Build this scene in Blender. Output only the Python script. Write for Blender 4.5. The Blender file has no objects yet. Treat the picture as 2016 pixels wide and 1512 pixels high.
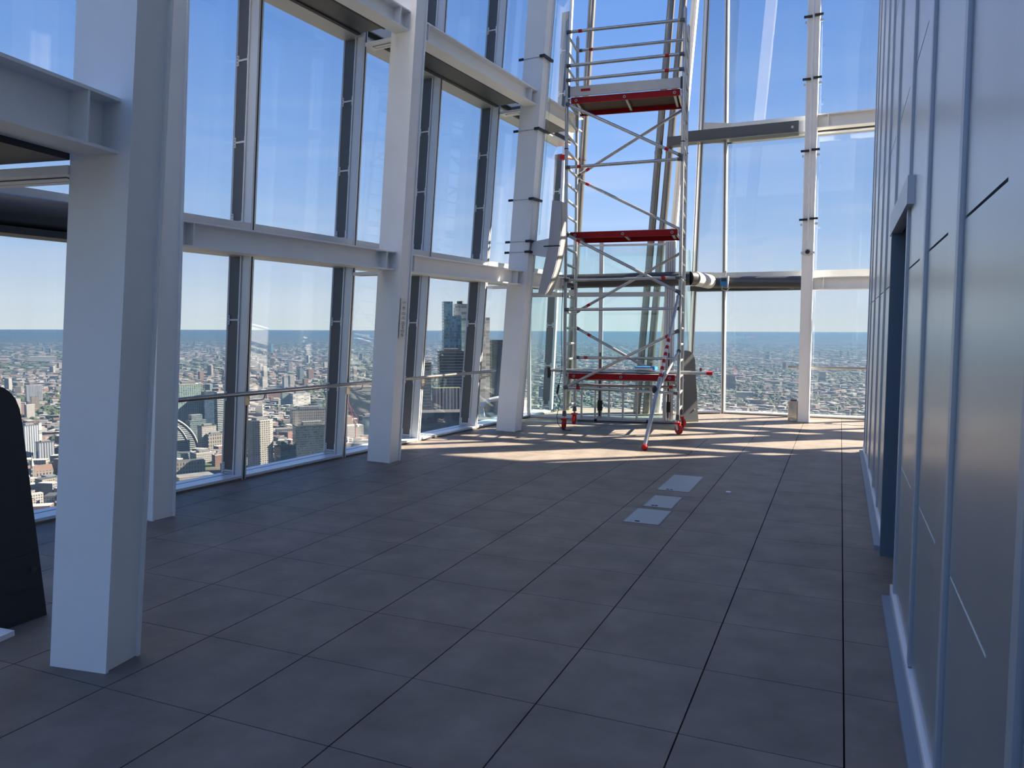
import bpy, math, random
from mathutils import Vector, Matrix
V = Vector
random.seed(7)
scene = bpy.context.scene
COL = scene.collection

# ------------------------------------------------------------------ camera
EYE = V((0, 0, 1.6)); FPX = 1509.02
yaw, pitch, roll = math.radians(23.15), math.radians(4.05), 0.003
fw = V((-math.sin(yaw) * math.cos(pitch), math.cos(yaw) * math.cos(pitch), -math.sin(pitch)))
r0 = V((math.cos(yaw), math.sin(yaw), 0)); u0 = r0.cross(fw)
rt = r0 * math.cos(roll) + u0 * math.sin(roll); up = -r0 * math.sin(roll) + u0 * math.cos(roll)
cam = bpy.data.cameras.new('camera'); camo = bpy.data.objects.new('camera', cam); COL.objects.link(camo)
cam.sensor_width = 36; cam.lens = FPX / 2016 * 36; cam.clip_start = .05; cam.clip_end = 90000
camo.matrix_world = Matrix(((rt.x, up.x, -fw.x, EYE.x), (rt.y, up.y, -fw.y, EYE.y), (rt.z, up.z, -fw.z, EYE.z), (0, 0, 0, 1)))
scene.camera = camo

# ------------------------------------------------------------------ sky, sun, exposure
SUN_AZ, SUN_EL = math.radians(55), math.radians(36.4)     # azimuth clockwise from +Y
sd = V((math.sin(SUN_AZ) * math.cos(SUN_EL), math.cos(SUN_AZ) * math.cos(SUN_EL), math.sin(SUN_EL)))
w = bpy.data.worlds.new('sky'); scene.world = w; w.use_nodes = True
nt = w.node_tree; N = nt.nodes; N.clear(); LK = nt.links.new
out = N.new('ShaderNodeOutputWorld'); bg = N.new('ShaderNodeBackground'); LK(bg.outputs[0], out.inputs[0])
tc = N.new('ShaderNodeTexCoord'); sep = N.new('ShaderNodeSeparateXYZ'); LK(tc.outputs['Generated'], sep.inputs[0])
ramp = N.new('ShaderNodeValToRGB'); LK(sep.outputs[2], ramp.inputs[0])
stops = [(0.0, (.68, .75, .78)), (.035, (.63, .72, .81)), (.11, (.385, .55, .82)), (.22, (.24, .42, .79)), (.40, (.125, .28, .68)), (1, (.085, .20, .55))]
cr = ramp.color_ramp
while len(cr.elements) < len(stops): cr.elements.new(.5)
for e, (p, c) in zip(cr.elements, stops): e.position = p; e.color = (*c, 1)
# thin streaks of high cloud
mp = N.new('ShaderNodeMapping'); mp.inputs['Scale'].default_value = (2.2, 2.2, 17); LK(tc.outputs['Generated'], mp.inputs[0])
nz = N.new('ShaderNodeTexNoise'); nz.inputs['Scale'].default_value = 1.6; nz.inputs['Detail'].default_value = 5; LK(mp.outputs[0], nz.inputs[0])
cl = N.new('ShaderNodeMapRange'); LK(nz.outputs[0], cl.inputs[0])
for i, v in zip((1, 2, 3, 4), (.48, .75, 0, .42)): cl.inputs[i].default_value = v
lo = N.new('ShaderNodeMapRange'); LK(sep.outputs[2], lo.inputs[0])
for i, v in zip((1, 2, 3, 4), (.06, .30, 1, .12)): lo.inputs[i].default_value = v
ml = N.new('ShaderNodeMath'); ml.operation = 'MULTIPLY'; LK(cl.outputs[0], ml.inputs[0]); LK(lo.outputs[0], ml.inputs[1])
cm = N.new('ShaderNodeMix'); cm.data_type = 'RGBA'; LK(ml.outputs[0], cm.inputs[0]); LK(ramp.outputs[0], cm.inputs[6]); cm.inputs[7].default_value = (.72, .76, .84, 1)
# aureole: the sky is paler towards the sun
dp = N.new('ShaderNodeVectorMath'); dp.operation = 'DOT_PRODUCT'; dp.inputs[1].default_value = sd; LK(tc.outputs['Generated'], dp.inputs[0])
am = N.new('ShaderNodeMapRange'); LK(dp.outputs['Value'], am.inputs[0]); am.interpolation_type = 'SMOOTHSTEP'
for i, v in zip((1, 2, 3, 4), (.6, 1, 0, .15)): am.inputs[i].default_value = v
sm = N.new('ShaderNodeMix'); sm.data_type = 'RGBA'; LK(am.outputs[0], sm.inputs[0]); LK(cm.outputs[2], sm.inputs[6]); sm.inputs[7].default_value = (.95, .96, 1.0, 1)
LK(sm.outputs[2], bg.inputs[0]); bg.inputs[1].default_value = 1.22
sun = bpy.data.lights.new('sun', 'SUN'); suno = bpy.data.objects.new('sun', sun); COL.objects.link(suno)
sun.energy = 40; sun.color = (1, .84, .66); sun.angle = math.radians(.55)
suno.rotation_euler = sd.to_track_quat('Z', 'Y').to_euler(); suno.location = sd * 30
vs = scene.view_settings; vs.view_transform = 'Standard'; vs.look = 'None'; vs.gamma = 1; vs.use_curve_mapping = False; vs.exposure = 0.0
cy = scene.cycles; cy.use_denoising = True; cy.transparent_max_bounces = 24; cy.max_bounces = 8; cy.diffuse_bounces = 3; cy.glossy_bounces = 4; cy.volume_bounces = 0; cy.use_adaptive_sampling = True; cy.adaptive_threshold = .06
cy.sample_clamp_indirect = 6

# ------------------------------------------------------------------ materials
MATS = {}
def mat(name, col, rough=.5, metal=0., noise=None, bump=None, vary=0., spec=.5):
    """noise=(scale, amount, (sx,sy,sz)) mottles the colour; bump=(scale, strength); vary = per-object brightness"""
    m = bpy.data.materials.new(name); m.use_nodes = True; MATS[name] = m
    nt = m.node_tree; n = nt.nodes; l = nt.links.new; b = n['Principled BSDF']
    b.inputs['Base Color'].default_value = (*col, 1); b.inputs['Roughness'].default_value = rough; b.inputs['Metallic'].default_value = metal
    b.inputs['Specular IOR Level'].default_value = spec
    g = n.new('ShaderNodeNewGeometry'); src = None
    if noise:
        mp = n.new('ShaderNodeMapping'); mp.inputs['Scale'].default_value = noise[2] if len(noise) > 2 else (1, 1, 1); l(g.outputs['Position'], mp.inputs[0])
        t = n.new('ShaderNodeTexNoise'); t.inputs['Scale'].default_value = noise[0]; t.inputs['Detail'].default_value = 6; t.inputs['Roughness'].default_value = .62; l(mp.outputs[0], t.inputs[0])
        r = n.new('ShaderNodeMapRange'); l(t.outputs[0], r.inputs[0])
        for i, v in zip((1, 2, 3, 4), (.25, .75, 1 - noise[1], 1 + noise[1])): r.inputs[i].default_value = v
        src = r.outputs[0]
    if vary:
        oi = n.new('ShaderNodeObjectInfo'); r2 = n.new('ShaderNodeMapRange'); l(oi.outputs['Random'], r2.inputs[0])
        r2.inputs[3].default_value = 1 - vary; r2.inputs[4].default_value = 1 + vary
        if src:
            mu = n.new('ShaderNodeMath'); mu.operation = 'MULTIPLY'; l(src, mu.inputs[0]); l(r2.outputs[0], mu.inputs[1]); src = mu.outputs[0]
        else: src = r2.outputs[0]
    if src:
        mx = n.new('ShaderNodeVectorMath'); mx.operation = 'SCALE'; mx.inputs[0].default_value = col; l(src, mx.inputs['Scale']); l(mx.outputs[0], b.inputs['Base Color'])
    if bump:
        t = n.new('ShaderNodeTexNoise'); t.inputs['Scale'].default_value = bump[0]; t.inputs['Detail'].default_value = 4; l(g.outputs['Position'], t.inputs[0])
        bp = n.new('ShaderNodeBump'); bp.inputs['Strength'].default_value = bump[1]; bp.inputs['Distance'].default_value = .01; l(t.outputs[0], bp.inputs['Height']); l(bp.outputs[0], b.inputs['Normal'])
    return m
def glass(name, tint, ior=1.5, dirt=.03):
    m = bpy.data.materials.new(name); m.use_nodes = True; MATS[name] = m
    nt = m.node_tree; n = nt.nodes; l = nt.links.new; n.clear()
    o = n.new('ShaderNodeOutputMaterial'); tr = n.new('ShaderNodeBsdfTransparent'); tr.inputs[0].default_value = (*tint, 1)
    gl = n.new('ShaderNodeBsdfGlossy'); gl.inputs['Roughness'].default_value = 0; gl.inputs[0].default_value = (.96, .98, 1, 1)
    # Schlick reflectance of one face of the slab, the same from either side
    g0 = n.new('ShaderNodeNewGeometry'); dt = n.new('ShaderNodeVectorMath'); dt.operation = 'DOT_PRODUCT'; l(g0.outputs['Normal'], dt.inputs[0]); l(g0.outputs['Incoming'], dt.inputs[1])
    def mth(op, a, b=None):
        q = n.new('ShaderNodeMath'); q.operation = op
        for i, v in ((0, a), (1, b)):
            if v is None: continue
            if isinstance(v, (int, float)): q.inputs[i].default_value = v
            else: l(v, q.inputs[i])
        return q.outputs[0]
    f0 = ((ior - 1) / (ior + 1)) ** 2
    pw = mth('POWER', mth('SUBTRACT', 1., mth('ABSOLUTE', dt.outputs['Value'])), 5.)
    fr = mth('ADD', mth('MULTIPLY', pw, 1 - f0), f0)
    mx = n.new('ShaderNodeMixShader'); l(fr, mx.inputs[0]); l(tr.outputs[0], mx.inputs[1]); l(gl.outputs[0], mx.inputs[2])
    df = n.new('ShaderNodeBsdfDiffuse'); df.inputs[0].default_value = (.75, .78, .8, 1)
    t = n.new('ShaderNodeTexNoise'); t.inputs['Scale'].default_value = 1.3; g = n.new('ShaderNodeNewGeometry')
    mp = n.new('ShaderNodeMapping'); mp.inputs['Scale'].default_value = (3, 3, .35); l(g.outputs['Position'], mp.inputs[0]); l(mp.outputs[0], t.inputs[0])
    r = n.new('ShaderNodeMapRange'); l(t.outputs[0], r.inputs[0])
    for i, v in zip((1, 2, 3, 4), (.4, .75, .2 * dirt, dirt)): r.inputs[i].default_value = v
    m2 = n.new('ShaderNodeMixShader'); l(r.outputs[0], m2.inputs[0]); l(mx.outputs[0], m2.inputs[1]); l(df.outputs[0], m2.inputs[2]); l(m2.outputs[0], o.inputs[0])
    return m
mat('tile', (.168, .144, .123), .55, 0, (3.2, .30, (1, 1, 1)), None, .05, .3)
mat('slab', (.02, .02, .022), .9)
mat('white_steel', (.87, .87, .855), .42, 0, (1.5, .05), (60, .05))
mat('white_alu', (.74, .77, .80), .35, .15)
mat('silver_alu', (.60, .62, .64), .38, .35, (4, .05, (1, 1, .2)))
mat('gasket', (.008, .009, .010), .6)
mat('fin_grey', (.085, .092, .10), .38, 0, (2, .08))
mat('bracket_white', (.62, .64, .66), .4)
mat('glass', (1, 1, 1)); glass('glass', (.895, .915, .925), 1.45, .025)
glass('screen_glass', (.84, .925, .92), 1.5, .05)
mat('dark_tube', (.075, .078, .082), .33, .3, (1, .1))
mat('black_box', (.035, .036, .038), .5)
mat('wall_panel', (.47, .50, .53), .30, .8, (1.2, .05, (1, 1, .3)), None, .03)
mat('wall_rib', (.40, .45, .51), .40, .45)
mat('core_dark', (.07, .075, .085), .8)
mat('skirt', (.20, .24, .30), .5, .2)
mat('jamb', (.10, .155, .225), .45, .3)
mat('steel_rail', (.42, .39, .35), .25, .9)
mat('alu', (.40, .405, .40), .36, .8, (9, .12))
mat('alu_deck', (.34, .345, .35), .45, .6, (6, .1))
mat('red', (.27, .006, .010), .5, 0, None, None, 0, .15)
mat('red_bright', (.42, .018, .018), .5, 0, None, None, 0, .2)
mat('ply', (.045, .026, .02), .8, 0, (8, .3, (1, 4, 1)))
mat('black_plastic', (.014, .014, .016), .5)
mat('rubber', (.03, .03, .032), .7)
mat('white_tape', (.58, .57, .55), .5)
mat('blue_pack', (.02, .18, .55), .4, 0, (20, .3))
mat('meter_blue', (.01, .15, .42), .4)
mat('speaker', (.40, .405, .42), .5, 0, (2, .04))
mat('speaker_grille', (.33, .325, .31), .6, .2)
mat('mast', (.21, .20, .18), .28, .85, (2, .1, (1, 1, .3)))
mat('tin', (.55, .53, .48), .16, 1.0, (9, .25), (25, .25))
mat('tin_lid', (.16, .02, .03), .5)
mat('hatch', (.30, .345, .40), .4, .4, (5, .06))
mat('sign', (.80, .78, .70), .5)
mat('ink', (.18, .2, .22), .6)
mat('orange', (.62, .12, .03), .5)

# ------------------------------------------------------------------ mesh helpers
WL = {}
class MB:
    def __init__(s): s.v = []; s.f = []; s.mi = []; s.uv = []
    def poly(s, idx, m=0, uv=None): s.f.append(tuple(idx)); s.mi.append(m); s.uv.append(uv)
    def hexa(s, p, m=0):                    # 4 bottom + 4 top points (counter-clockwise seen from above)
        b = len(s.v); s.v += [V(q) for q in p]
        for q in ((3, 2, 1, 0), (4, 5, 6, 7), (0, 1, 5, 4), (1, 2, 6, 5), (2, 3, 7, 6), (3, 0, 4, 7)): s.poly([b + i for i in q], m)
        return s
    def box(s, a, c, m=0):
        x0, y0, z0 = a; x1, y1, z1 = c
        return s.hexa([(x0, y0, z0), (x1, y0, z0), (x1, y1, z0), (x0, y1, z0), (x0, y0, z1), (x1, y0, z1), (x1, y1, z1), (x0, y1, z1)], m)
    def fbox(s, F, a, c, m=0):              # box in a facade frame (along, inward, up); the frame leans
        (s0, d0, z0), (s1, d1, z1) = a, c; L = F.L
        p = [L(s0, d1, z0), L(s1, d1, z0), L(s1, d0, z0), L(s0, d0, z0), L(s0, d1, z1), L(s1, d1, z1), L(s1, d0, z1), L(s0, d0, z1)]
        if F.D.cross(F.N).z > 0: p = [p[3], p[2], p[1], p[0], p[7], p[6], p[5], p[4]]
        return s.hexa(p, m)
    def tube(s, p, q, r, n=10, r2=None, m=0, cap=True):
        p, q = V(p), V(q); a = (q - p).normalized(); x = a.orthogonal().normalized(); y = a.cross(x); r2 = r if r2 is None else r2; b = len(s.v)
        for c, rr in ((p, r), (q, r2)):
            for i in range(n): t = 2 * math.pi * i / n; s.v.append(c + x * rr * math.cos(t) + y * rr * math.sin(t))
        for i in range(n): j = (i + 1) % n; s.poly((b + i, b + j, b + n + j, b + n + i), m)
        if cap: s.poly([b + n - 1 - i for i in range(n)], m); s.poly([b + n + i for i in range(n)], m)
        return s
    def path(s, pts, r, n=8, m=0):
        pts = [V(p) for p in pts]; b = len(s.v); x = None
        for k, p in enumerate(pts):
            a = (pts[min(k + 1, len(pts) - 1)] - pts[max(k - 1, 0)]).normalized()
            x = a.orthogonal().normalized() if x is None else (x - a * x.dot(a)).normalized(); y = a.cross(x)
            for i in range(n): t = 2 * math.pi * i / n; s.v.append(p + x * r * math.cos(t) + y * r * math.sin(t))
        for k in range(len(pts) - 1):
            for i in range(n): j = (i + 1) % n; s.poly((b + k * n + i, b + k * n + j, b + (k + 1) * n + j, b + (k + 1) * n + i), m)
        e = b + (len(pts) - 1) * n
        s.poly([b + n - 1 - i for i in range(n)], m); s.poly([e + i for i in range(n)], m); return s
    def prism(s, pts, ext, m=0, uv=False):  # planar polygon pushed along ext
        pts = [V(p) for p in pts]; ext = V(ext); n = len(pts); b = len(s.v)
        nr = V((0, 0, 0))
        for i in range(n): nr += pts[i].cross(pts[(i + 1) % n])
        if nr.dot(ext) < 0: pts.reverse()
        s.v += pts + [p + ext for p in pts]
        s.poly([b + n - 1 - i for i in range(n)], m); s.poly([b + n + i for i in range(n)], m)
        for i in range(n): j = (i + 1) % n; s.poly((b + i, b + j, b + n + j, b + n + i), m)
        return s
    def ball(s, c, r, nu=12, nv=8, m=0, sc=(1, 1, 1)):
        c = V(c); b = len(s.v)
        for j in range(1, nv):
            for i in range(nu):
                t, f = 2 * math.pi * i / nu, math.pi * j / nv
                s.v.append(c + V((math.cos(t) * math.sin(f) * r * sc[0], math.sin(t) * math.sin(f) * r * sc[1], math.cos(f) * r * sc[2])))
        s.v += [c + V((0, 0, r * sc[2])), c - V((0, 0, r * sc[2]))]; T, B = len(s.v) - 2, len(s.v) - 1
        for j in range(nv - 2):
            for i in range(nu): k = (i + 1) % nu; s.poly((b + j * nu + i, b + (j + 1) * nu + i, b + (j + 1) * nu + k, b + j * nu + k), m)
        for i in range(nu): k = (i + 1) % nu; s.poly((T, b + i, b + k), m); s.poly((B, b + (nv - 2) * nu + k, b + (nv - 2) * nu + i), m)
        return s
    def build(s, name, mats, parent=None, org=None, smooth=False, kind=None, label=None):
        if org is None:
            xs = [p.x for p in s.v]; ys = [p.y for p in s.v]; zs = [p.z for p in s.v]
            org = V(((min(xs) + max(xs)) / 2, (min(ys) + max(ys)) / 2, min(zs)))
        org = V(org); me = bpy.data.meshes.new(name); me.from_pydata([tuple(p - org) for p in s.v], [], s.f)
        for k in ([mats] if isinstance(mats, str) else mats): me.materials.append(MATS[k])
        for p, m in zip(me.polygons, s.mi): p.material_index = m; p.use_smooth = smooth
        if any(s.uv):
            ul = me.uv_layers.new(name='UVMap')
            for p, q in zip(me.polygons, s.uv):
                if q:
                    for li, c in zip(p.loop_indices, q): ul.data[li].uv = c
        me.update()
        if smooth:
            try: me.set_sharp_from_angle(angle=math.radians(40))
            except Exception: pass
        return link(name, me, org, parent, kind, label)
def link(name, data, org, parent=None, kind=None, label=None):
    o = bpy.data.objects.new(name, data); COL.objects.link(o); org = V(org); WL[o] = org
    if parent: o.parent = parent; o.location = org - WL[parent]
    else: o.location = org
    if kind: o['kind'] = kind
    if label: o['label'] = label
    return o
def thing(name, label, cat, loc=(0, 0, 0), group=None, kind=None):
    o = link(name, None, loc); o.empty_display_size = .1; return tag(o, label, cat, group, kind)
def tag(o, label, cat, group=None, kind=None):
    o['label'] = label; o['category'] = cat
    if group: o['group'] = group
    if kind: o['kind'] = kind
    return o
class Fr:                                   # a leaning facade frame
    def __init__(s, O, D, N, deg=4.75):
        s.O = V((*O, 0)); s.D = V((*D, 0)).normalized(); s.N = V((*N, 0)).normalized(); s.U = V((0, 0, 1)) + s.N * math.tan(math.radians(deg))
    def L(s, a, d, z): return s.O + s.D * a + s.N * d + s.U * z
LF = Fr((-5.8, 6.3), (.0912, 1), (1, -.0912))          # long glazed wall on the left
FF = Fr((-2.05, 15.1), (1, 0), (0, -1))                # glazed wall at the far end
CF = Fr((-2.62, 14.80), (.57, .30), (.30, -.57))       # narrow corner facet
a8 = math.radians(8)
NF = Fr((-3.262, 2.522), (-math.sin(a8), math.cos(a8)), (math.cos(a8), math.sin(a8)), 5.5)   # near column line
ZT = 10.5
TIER = ((.055, 2.36), (2.68, 5.04), (5.36, 7.72), (8.04, ZT - .1))

# ------------------------------------------------------------------ floor
_e = LF.O + LF.N * -.33
_x = lambda y: _e.x + (y - _e.y) * LF.D.x / LF.D.y
floor = MB().prism([(_x(-5), -5, -.32), (11, -5, -.32), (11, 15.27, -.32), (_x(15.27), 15.27, -.32)], (0, 0, .24)).build('floor', 'slab', kind='structure')
tag(floor, 'large grey-brown stone tiles laid in a grid with dark open joints', 'floor')
X0, Y0, SX, SY, GX, GY = .0607, 2.967, .6074, .6297, .0068, .0046
def clip(poly, P, nrm):
    o = []
    for i in range(len(poly)):
        a, b = poly[i], poly[(i + 1) % len(poly)]; da, db = (a - P).dot(nrm), (b - P).dot(nrm)
        if da >= 0: o.append(a)
        if da * db < 0: o.append(a + (b - a) * (da / (da - db)))
    return o
tile_me = None; rest = MB()
for i in range(-12, 15):
    for j in range(-11, 20):
        x0, y0 = X0 + i * SX + GX / 2, Y0 + j * SY + GY / 2; x1, y1 = x0 + SX - GX, y0 + SY - GY
        pol = [V((x0, y0, 0)), V((x1, y0, 0)), V((x1, y1, 0)), V((x0, y1, 0))]
        q = clip(clip(pol, LF.O + LF.N * -.015, LF.N), FF.O + FF.N * -.015, FF.N)
        if len(q) < 3: continue
        if i > 0 and 1 <= Y0 + j * SY < 10.2: continue                      # under the core
        seen = (j >= -3) and (i <= 0 or (i <= 4 and j >= 12)) and x1 > -1.7 * max(y1, .9) - .4
        if not seen: rest.prism([p + V((0, 0, -.03)) for p in q], (0, 0, .03)); continue
        if len(q) == 4 and all((a - b).length < 1e-6 for a, b in zip(q, pol)):
            if tile_me is None:
                pass
                m = MB(); m.box((0, 0, -.03), (SX - GX, SY - GY, 0)); tile = m.build('floor_tile', 'tile', floor, (0, 0, 0)); tile_me = tile.data
                tile.location = V((x0, y0, 0)) - WL[floor]; WL[tile] = V((x0, y0, 0))
            else: link('floor_tile', tile_me, (x0, y0, 0), floor)
        else:
            MB().prism([p + V((0, 0, -.03)) for p in q], (0, 0, .03)).build('floor_tile', 'tile', floor)
rest.build('floor_tiles_beyond', 'tile', floor, kind='stuff')
for k, (xa, xb, ya, yb, lab) in enumerate([(-1.645, -1.335, 7.575, 8.435, 'long steel access hatch in the floor, farthest of the three'),
                                          (-1.605, -1.352, 6.81, 7.30, 'small steel access hatch in the floor, middle of the three'),
                                          (-1.625, -1.332, 6.185, 6.70, 'square steel access hatch in the floor, nearest of the three')]):
    h = thing('floor_hatch', lab, 'hatch', ((xa + xb) / 2, (ya + yb) / 2, 0), 'floor access hatches')
    MB().box((xa, ya, .0004), (xb, yb, .003)).build('cover_plate', 'hatch', h)
    f = MB()
    for a, b in (((xa - .012, ya - .012), (xb + .012, ya)), ((xa - .012, yb), (xb + .012, yb + .012)), ((xa - .012, ya), (xa, yb)), ((xb, ya), (xb + .012, yb))):
        f.box((*a, .0003), (*b, .0022))
    f.build('frame', 'fin_grey', h)
    for ox in ((.3, .42) if k < 2 else (.33, .38)):
        MB().tube((xa + (xb - xa) * ox, ya + .05, .003), (xa + (xb - xa) * ox, ya + .05, .006), .014, 10).build('finger_pull', 'black_plastic', h)
d = MB().tube((-.975, 7.75, .0005), (-.975, 7.75, .005), .026, 16).build('floor_disc', 'white_alu'); tag(d, 'small pale round disc set in the floor beside the long hatch', 'disc')

# ------------------------------------------------------------------ glazed walls
NWIN = [0]
def bracket(mb, F, s, zc, da=-.285, db=-.135, hgt=.10, end=0):
    z0, z1 = zc - hgt / 2, zc + hgt / 2
    mb.fbox(F, (s - .026, da - .012, z0), (s - .012, da + .014, z1)); mb.fbox(F, (s - .026, db - .014, z0), (s - .012, db + .012, z1))
    zz = zc if not end else z0 + .012
    mb.fbox(F, (s - .024, da, zz - .009), (s - .012, db, zz + .009))
    for dd in (da, db):
        for k in (-.3, 0, .3): mb.fbox(F, (s - .0275, dd - .004, zc + k * hgt - .006), (s - .026, dd + .004, zc + k * hgt + .006), 1)
def window(F, s, wd, label, fins=True, first=False, pane_d=-.30, sillmat='white_alu', tiers=TIER, fin_side=1, gl='glass'):
    NWIN[0] += 1
    wn = thing('window_%d' % NWIN[0], label, 'window', F.L(s, 0, 0), kind='structure')
    mu = MB().fbox(F, (s - .03, -.11, 0), (s + .03, 0, ZT)).fbox(F, (s - .042, -.128, 0), (s + .03, -.11, ZT)).build('mullion', 'silver_alu', wn)
    MB().fbox(F, (s - .007, -.05, .001), (s + .007, .0025, ZT)).build('gasket', 'gasket', mu)
    MB().fbox(F, (s - .012, pane_d - .02, .02), (s + .03, -.127, ZT)).fbox(F, (s - .02, pane_d - .02, .02), (s - .012, pane_d + .004, ZT)).build('back_rib', 'silver_alu', mu)
    if fins:
        for (z0, z1) in tiers:
            MB().fbox(F, (s - .016, pane_d + .004, z0 + .01), (s - .0122, -.13, z1 - .01)).build('fin', 'fin_grey', mu)
            for k, zc in enumerate((z0 + .065, z0 + .83, z0 + 1.64)):
                b = MB(); bracket(b, F, s, zc, end=(k == 0)); b.build('bracket', ['bracket_white', 'black_plastic'], mu)
    for (z0, z1) in tiers:
        MB().fbox(F, (s + .02, pane_d - .012, z0 - .02), (s + wd - .02, pane_d, z1 + .02)).build('pane', gl, wn)
    sl = MB().fbox(F, (s + .03, pane_d - .03, .004), (s + wd - .03, -.004, .045)).build('sill', sillmat, wn)
    MB().fbox(F, (s + .03, pane_d + .09, .045), (s + wd - .03, pane_d + .10, .0465)).build('groove', 'gasket', sl)
    MB().fbox(F, (s + .03, -.006, .002), (s + wd - .03, .004, .02)).build('kick_strip', 'tile', sl)
    for i in range(1, len(tiers)):
        zb, zt = tiers[i - 1][1], tiers[i][0]
        t = MB().fbox(F, (s + .03, pane_d - .03, zb + .085), (s + wd - .03, -.004, zt)).build('transom', 'silver_alu', wn)
        MB().fbox(F, (s + .03, pane_d - .03, zb + .03), (s + wd - .03, -.03, zb + .085)).build('gap', 'gasket', t)
        MB().fbox(F, (s + .03, pane_d - .03, zb - .005), (s + wd - .03, -.05, zb + .03)).build('lower_rail', 'silver_alu', t)
    return wn
lab = ['tall glazed bay of the left wall seen past the nearest white column', 'tall glazed bay of the left wall just beyond the second column', 'glazed bay of the left wall with the curved glass building below',
       'glazed bay of the left wall with the concrete tower below', 'glazed bay of the left wall half hidden by the signed column', 'glazed bay of the left wall with the two-tier glass skyscraper behind',
       'glazed bay of the left wall where the handrail ends', 'last narrow glazed bay of the left wall by the loudspeaker', 'end bay of the left wall seen through the glass screen']
for k, s in enumerate((-4.8, -3.2, -1.6, 0, 1.6, 3.2, 4.8, 6.4)): window(LF, s, 1.6 if s < 6 else 1.22, lab[k])
EF = Fr((-5.302, 14.463), (.0912, 1), (1, -.0912), 2.8)
we = thing('trim_1', 'end mullion of the left glass wall with dark fin and white clips', 'trim', EF.O, kind='structure')
mu = MB().fbox(EF, (-.03, -.05, 0), (.03, 0, ZT)).build('mullion', 'silver_alu', we)
for (z0, z1) in TIER[:3]:
    MB().fbox(EF, (-.012, -.215, z0), (-.006, -.05, z1)).build('fin', 'fin_grey', mu)
    for k in range(3):
        b = MB(); bracket(b, EF, 0, z0 + (.065, .83, 1.64)[k], -.20, -.07, end=(k == 0)); b.build('bracket', ['bracket_white', 'black_plastic'], mu)
flab = ['wide clear glazed bay of the far wall with the tin canister', 'glazed bay of the far wall beside the metal-clad core', 'far wall bay hidden behind the core', 'far wall bay right of the core', 'far wall bay well right of the core', 'rightmost far wall bay']
for k in range(6): window(FF, 1.435 * k, 1.435, flab[k], fins=False, pane_d=-.16, tiers=TIER[:3])
wf = MB().fbox(FF, (-.02, -.19, 7.75), (8.7, -.03, 20)).build('wall_sun_block', 'wall_panel', kind='structure')  # unseen panel added above the glazing to stop sun from higher up
tag(wf, 'unseen opaque panel added above the far glass to block high sun', 'wall')
cw = window(CF, 0, .63, 'narrow angled glazed facet at the far corner behind the scaffold', fins=False, pane_d=-.12, tiers=TIER[:3])

# ------------------------------------------------------------------ white steel columns and beams
def column(F, s, da, db, label, half=.11, z1=ZT, swap=False):
    c = thing('steel_column', label, 'column', F.L(s, (da + db) / 2, 0), 'white steel columns')
    if not swap:
        MB().fbox(F, (s - half + .018, da + .016, 0), (s + half - .018, db - .014, z1)).build('web_plate', 'white_steel', c)
        MB().fbox(F, (s - half, da, 0), (s - half + .018, db, z1)).build('flange', 'white_steel', c)
        MB().fbox(F, (s + half - .018, da, 0), (s + half, db, z1)).build('flange', 'white_steel', c)
    return c
column(NF, 0, -.16, .16, 'nearest and largest white steel column at the left')
column(LF, -1.53, .40, .735, 'white steel column standing right behind the nearest one')
C3 = column(LF, 1.67, .40, .735, 'white steel column with a narrow notice sign')
C4 = column(LF, 4.90, .375, .71, 'white steel column with black clamps beside the loudspeaker')
RC = column(FF, 1.4925, .45, .80, 'white steel column at the far wall beside the tin canister', .0925)
column(FF, 4.36, .45, .80, 'white steel column of the far wall hidden behind the core', .0925)
column(FF, 7.22, .45, .80, 'second white steel column of the far wall hidden behind the core', .0925)
def beam(F, s0, s1, dc, z0, label, hgt=.215, wdt=.20, ends=(1, 1)):
    b = thing('steel_beam', label, 'beam', F.L((s0 + s1) / 2, dc, z0), 'white steel beams')
    MB().fbox(F, (s0, dc - wdt / 2, z0), (s1, dc + wdt / 2, z0 + .014)).build('flange', 'white_steel', b)
    MB().fbox(F, (s0, dc - wdt / 2, z0 + hgt - .014), (s1, dc + wdt / 2, z0 + hgt)).build('flange', 'white_steel', b)
    MB().fbox(F, (s0, dc - .006, z0 + .014), (s1, dc + .006, z0 + hgt - .014)).build('web', 'white_steel', b)
    for e, s in ((ends[0], s0 + .17), (ends[1], s1 - .17)):
        if e: MB().fbox(F, (s - .006, dc + .006, z0 + .014), (s + .006, dc + wdt / 2 - .004, z0 + hgt - .014)).build('stiffener', 'white_steel', b)
    return b
beam(LF, -1.42, 1.56, .56, 2.29, 'white steel beam spanning the second bay at door height')
beam(LF, 1.78, 4.79, .55, 2.29, 'white steel beam from the signed column to the clamped column, lower tier')
beam(LF, 5.01, 6.55, .54, 2.29, 'short white steel beam behind the loudspeaker, lower tier')
beam(LF, -1.42, 1.56, .56, 4.97, 'white steel beam at the top edge above the second bay')
beam(LF, 1.78, 4.79, .55, 4.97, 'white steel beam from the signed column to the clamped column, upper tier')
beam(LF, 5.01, 6.55, .54, 4.97, 'white steel beam behind the scaffold poles, upper tier')
beam(NF, -2.6, -.11, 0, 2.36, 'white steel beam running out of frame from the nearest column', .235)
beam(FF, 1.585, 4.26, .62, 2.30, 'white steel beam at the far wall beside the core, lower tier')
beam(FF, 4.46, 7.12, .62, 2.30, 'white steel beam at the far wall hidden behind the core, lower tier')
beam(FF, 4.46, 7.12, .62, 4.97, 'white steel beam at the far wall hidden behind the core, upper tier')
beam(FF, 1.585, 4.26, .62, 4.97, 'white steel beam at the far wall beside the core, upper tier')
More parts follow.
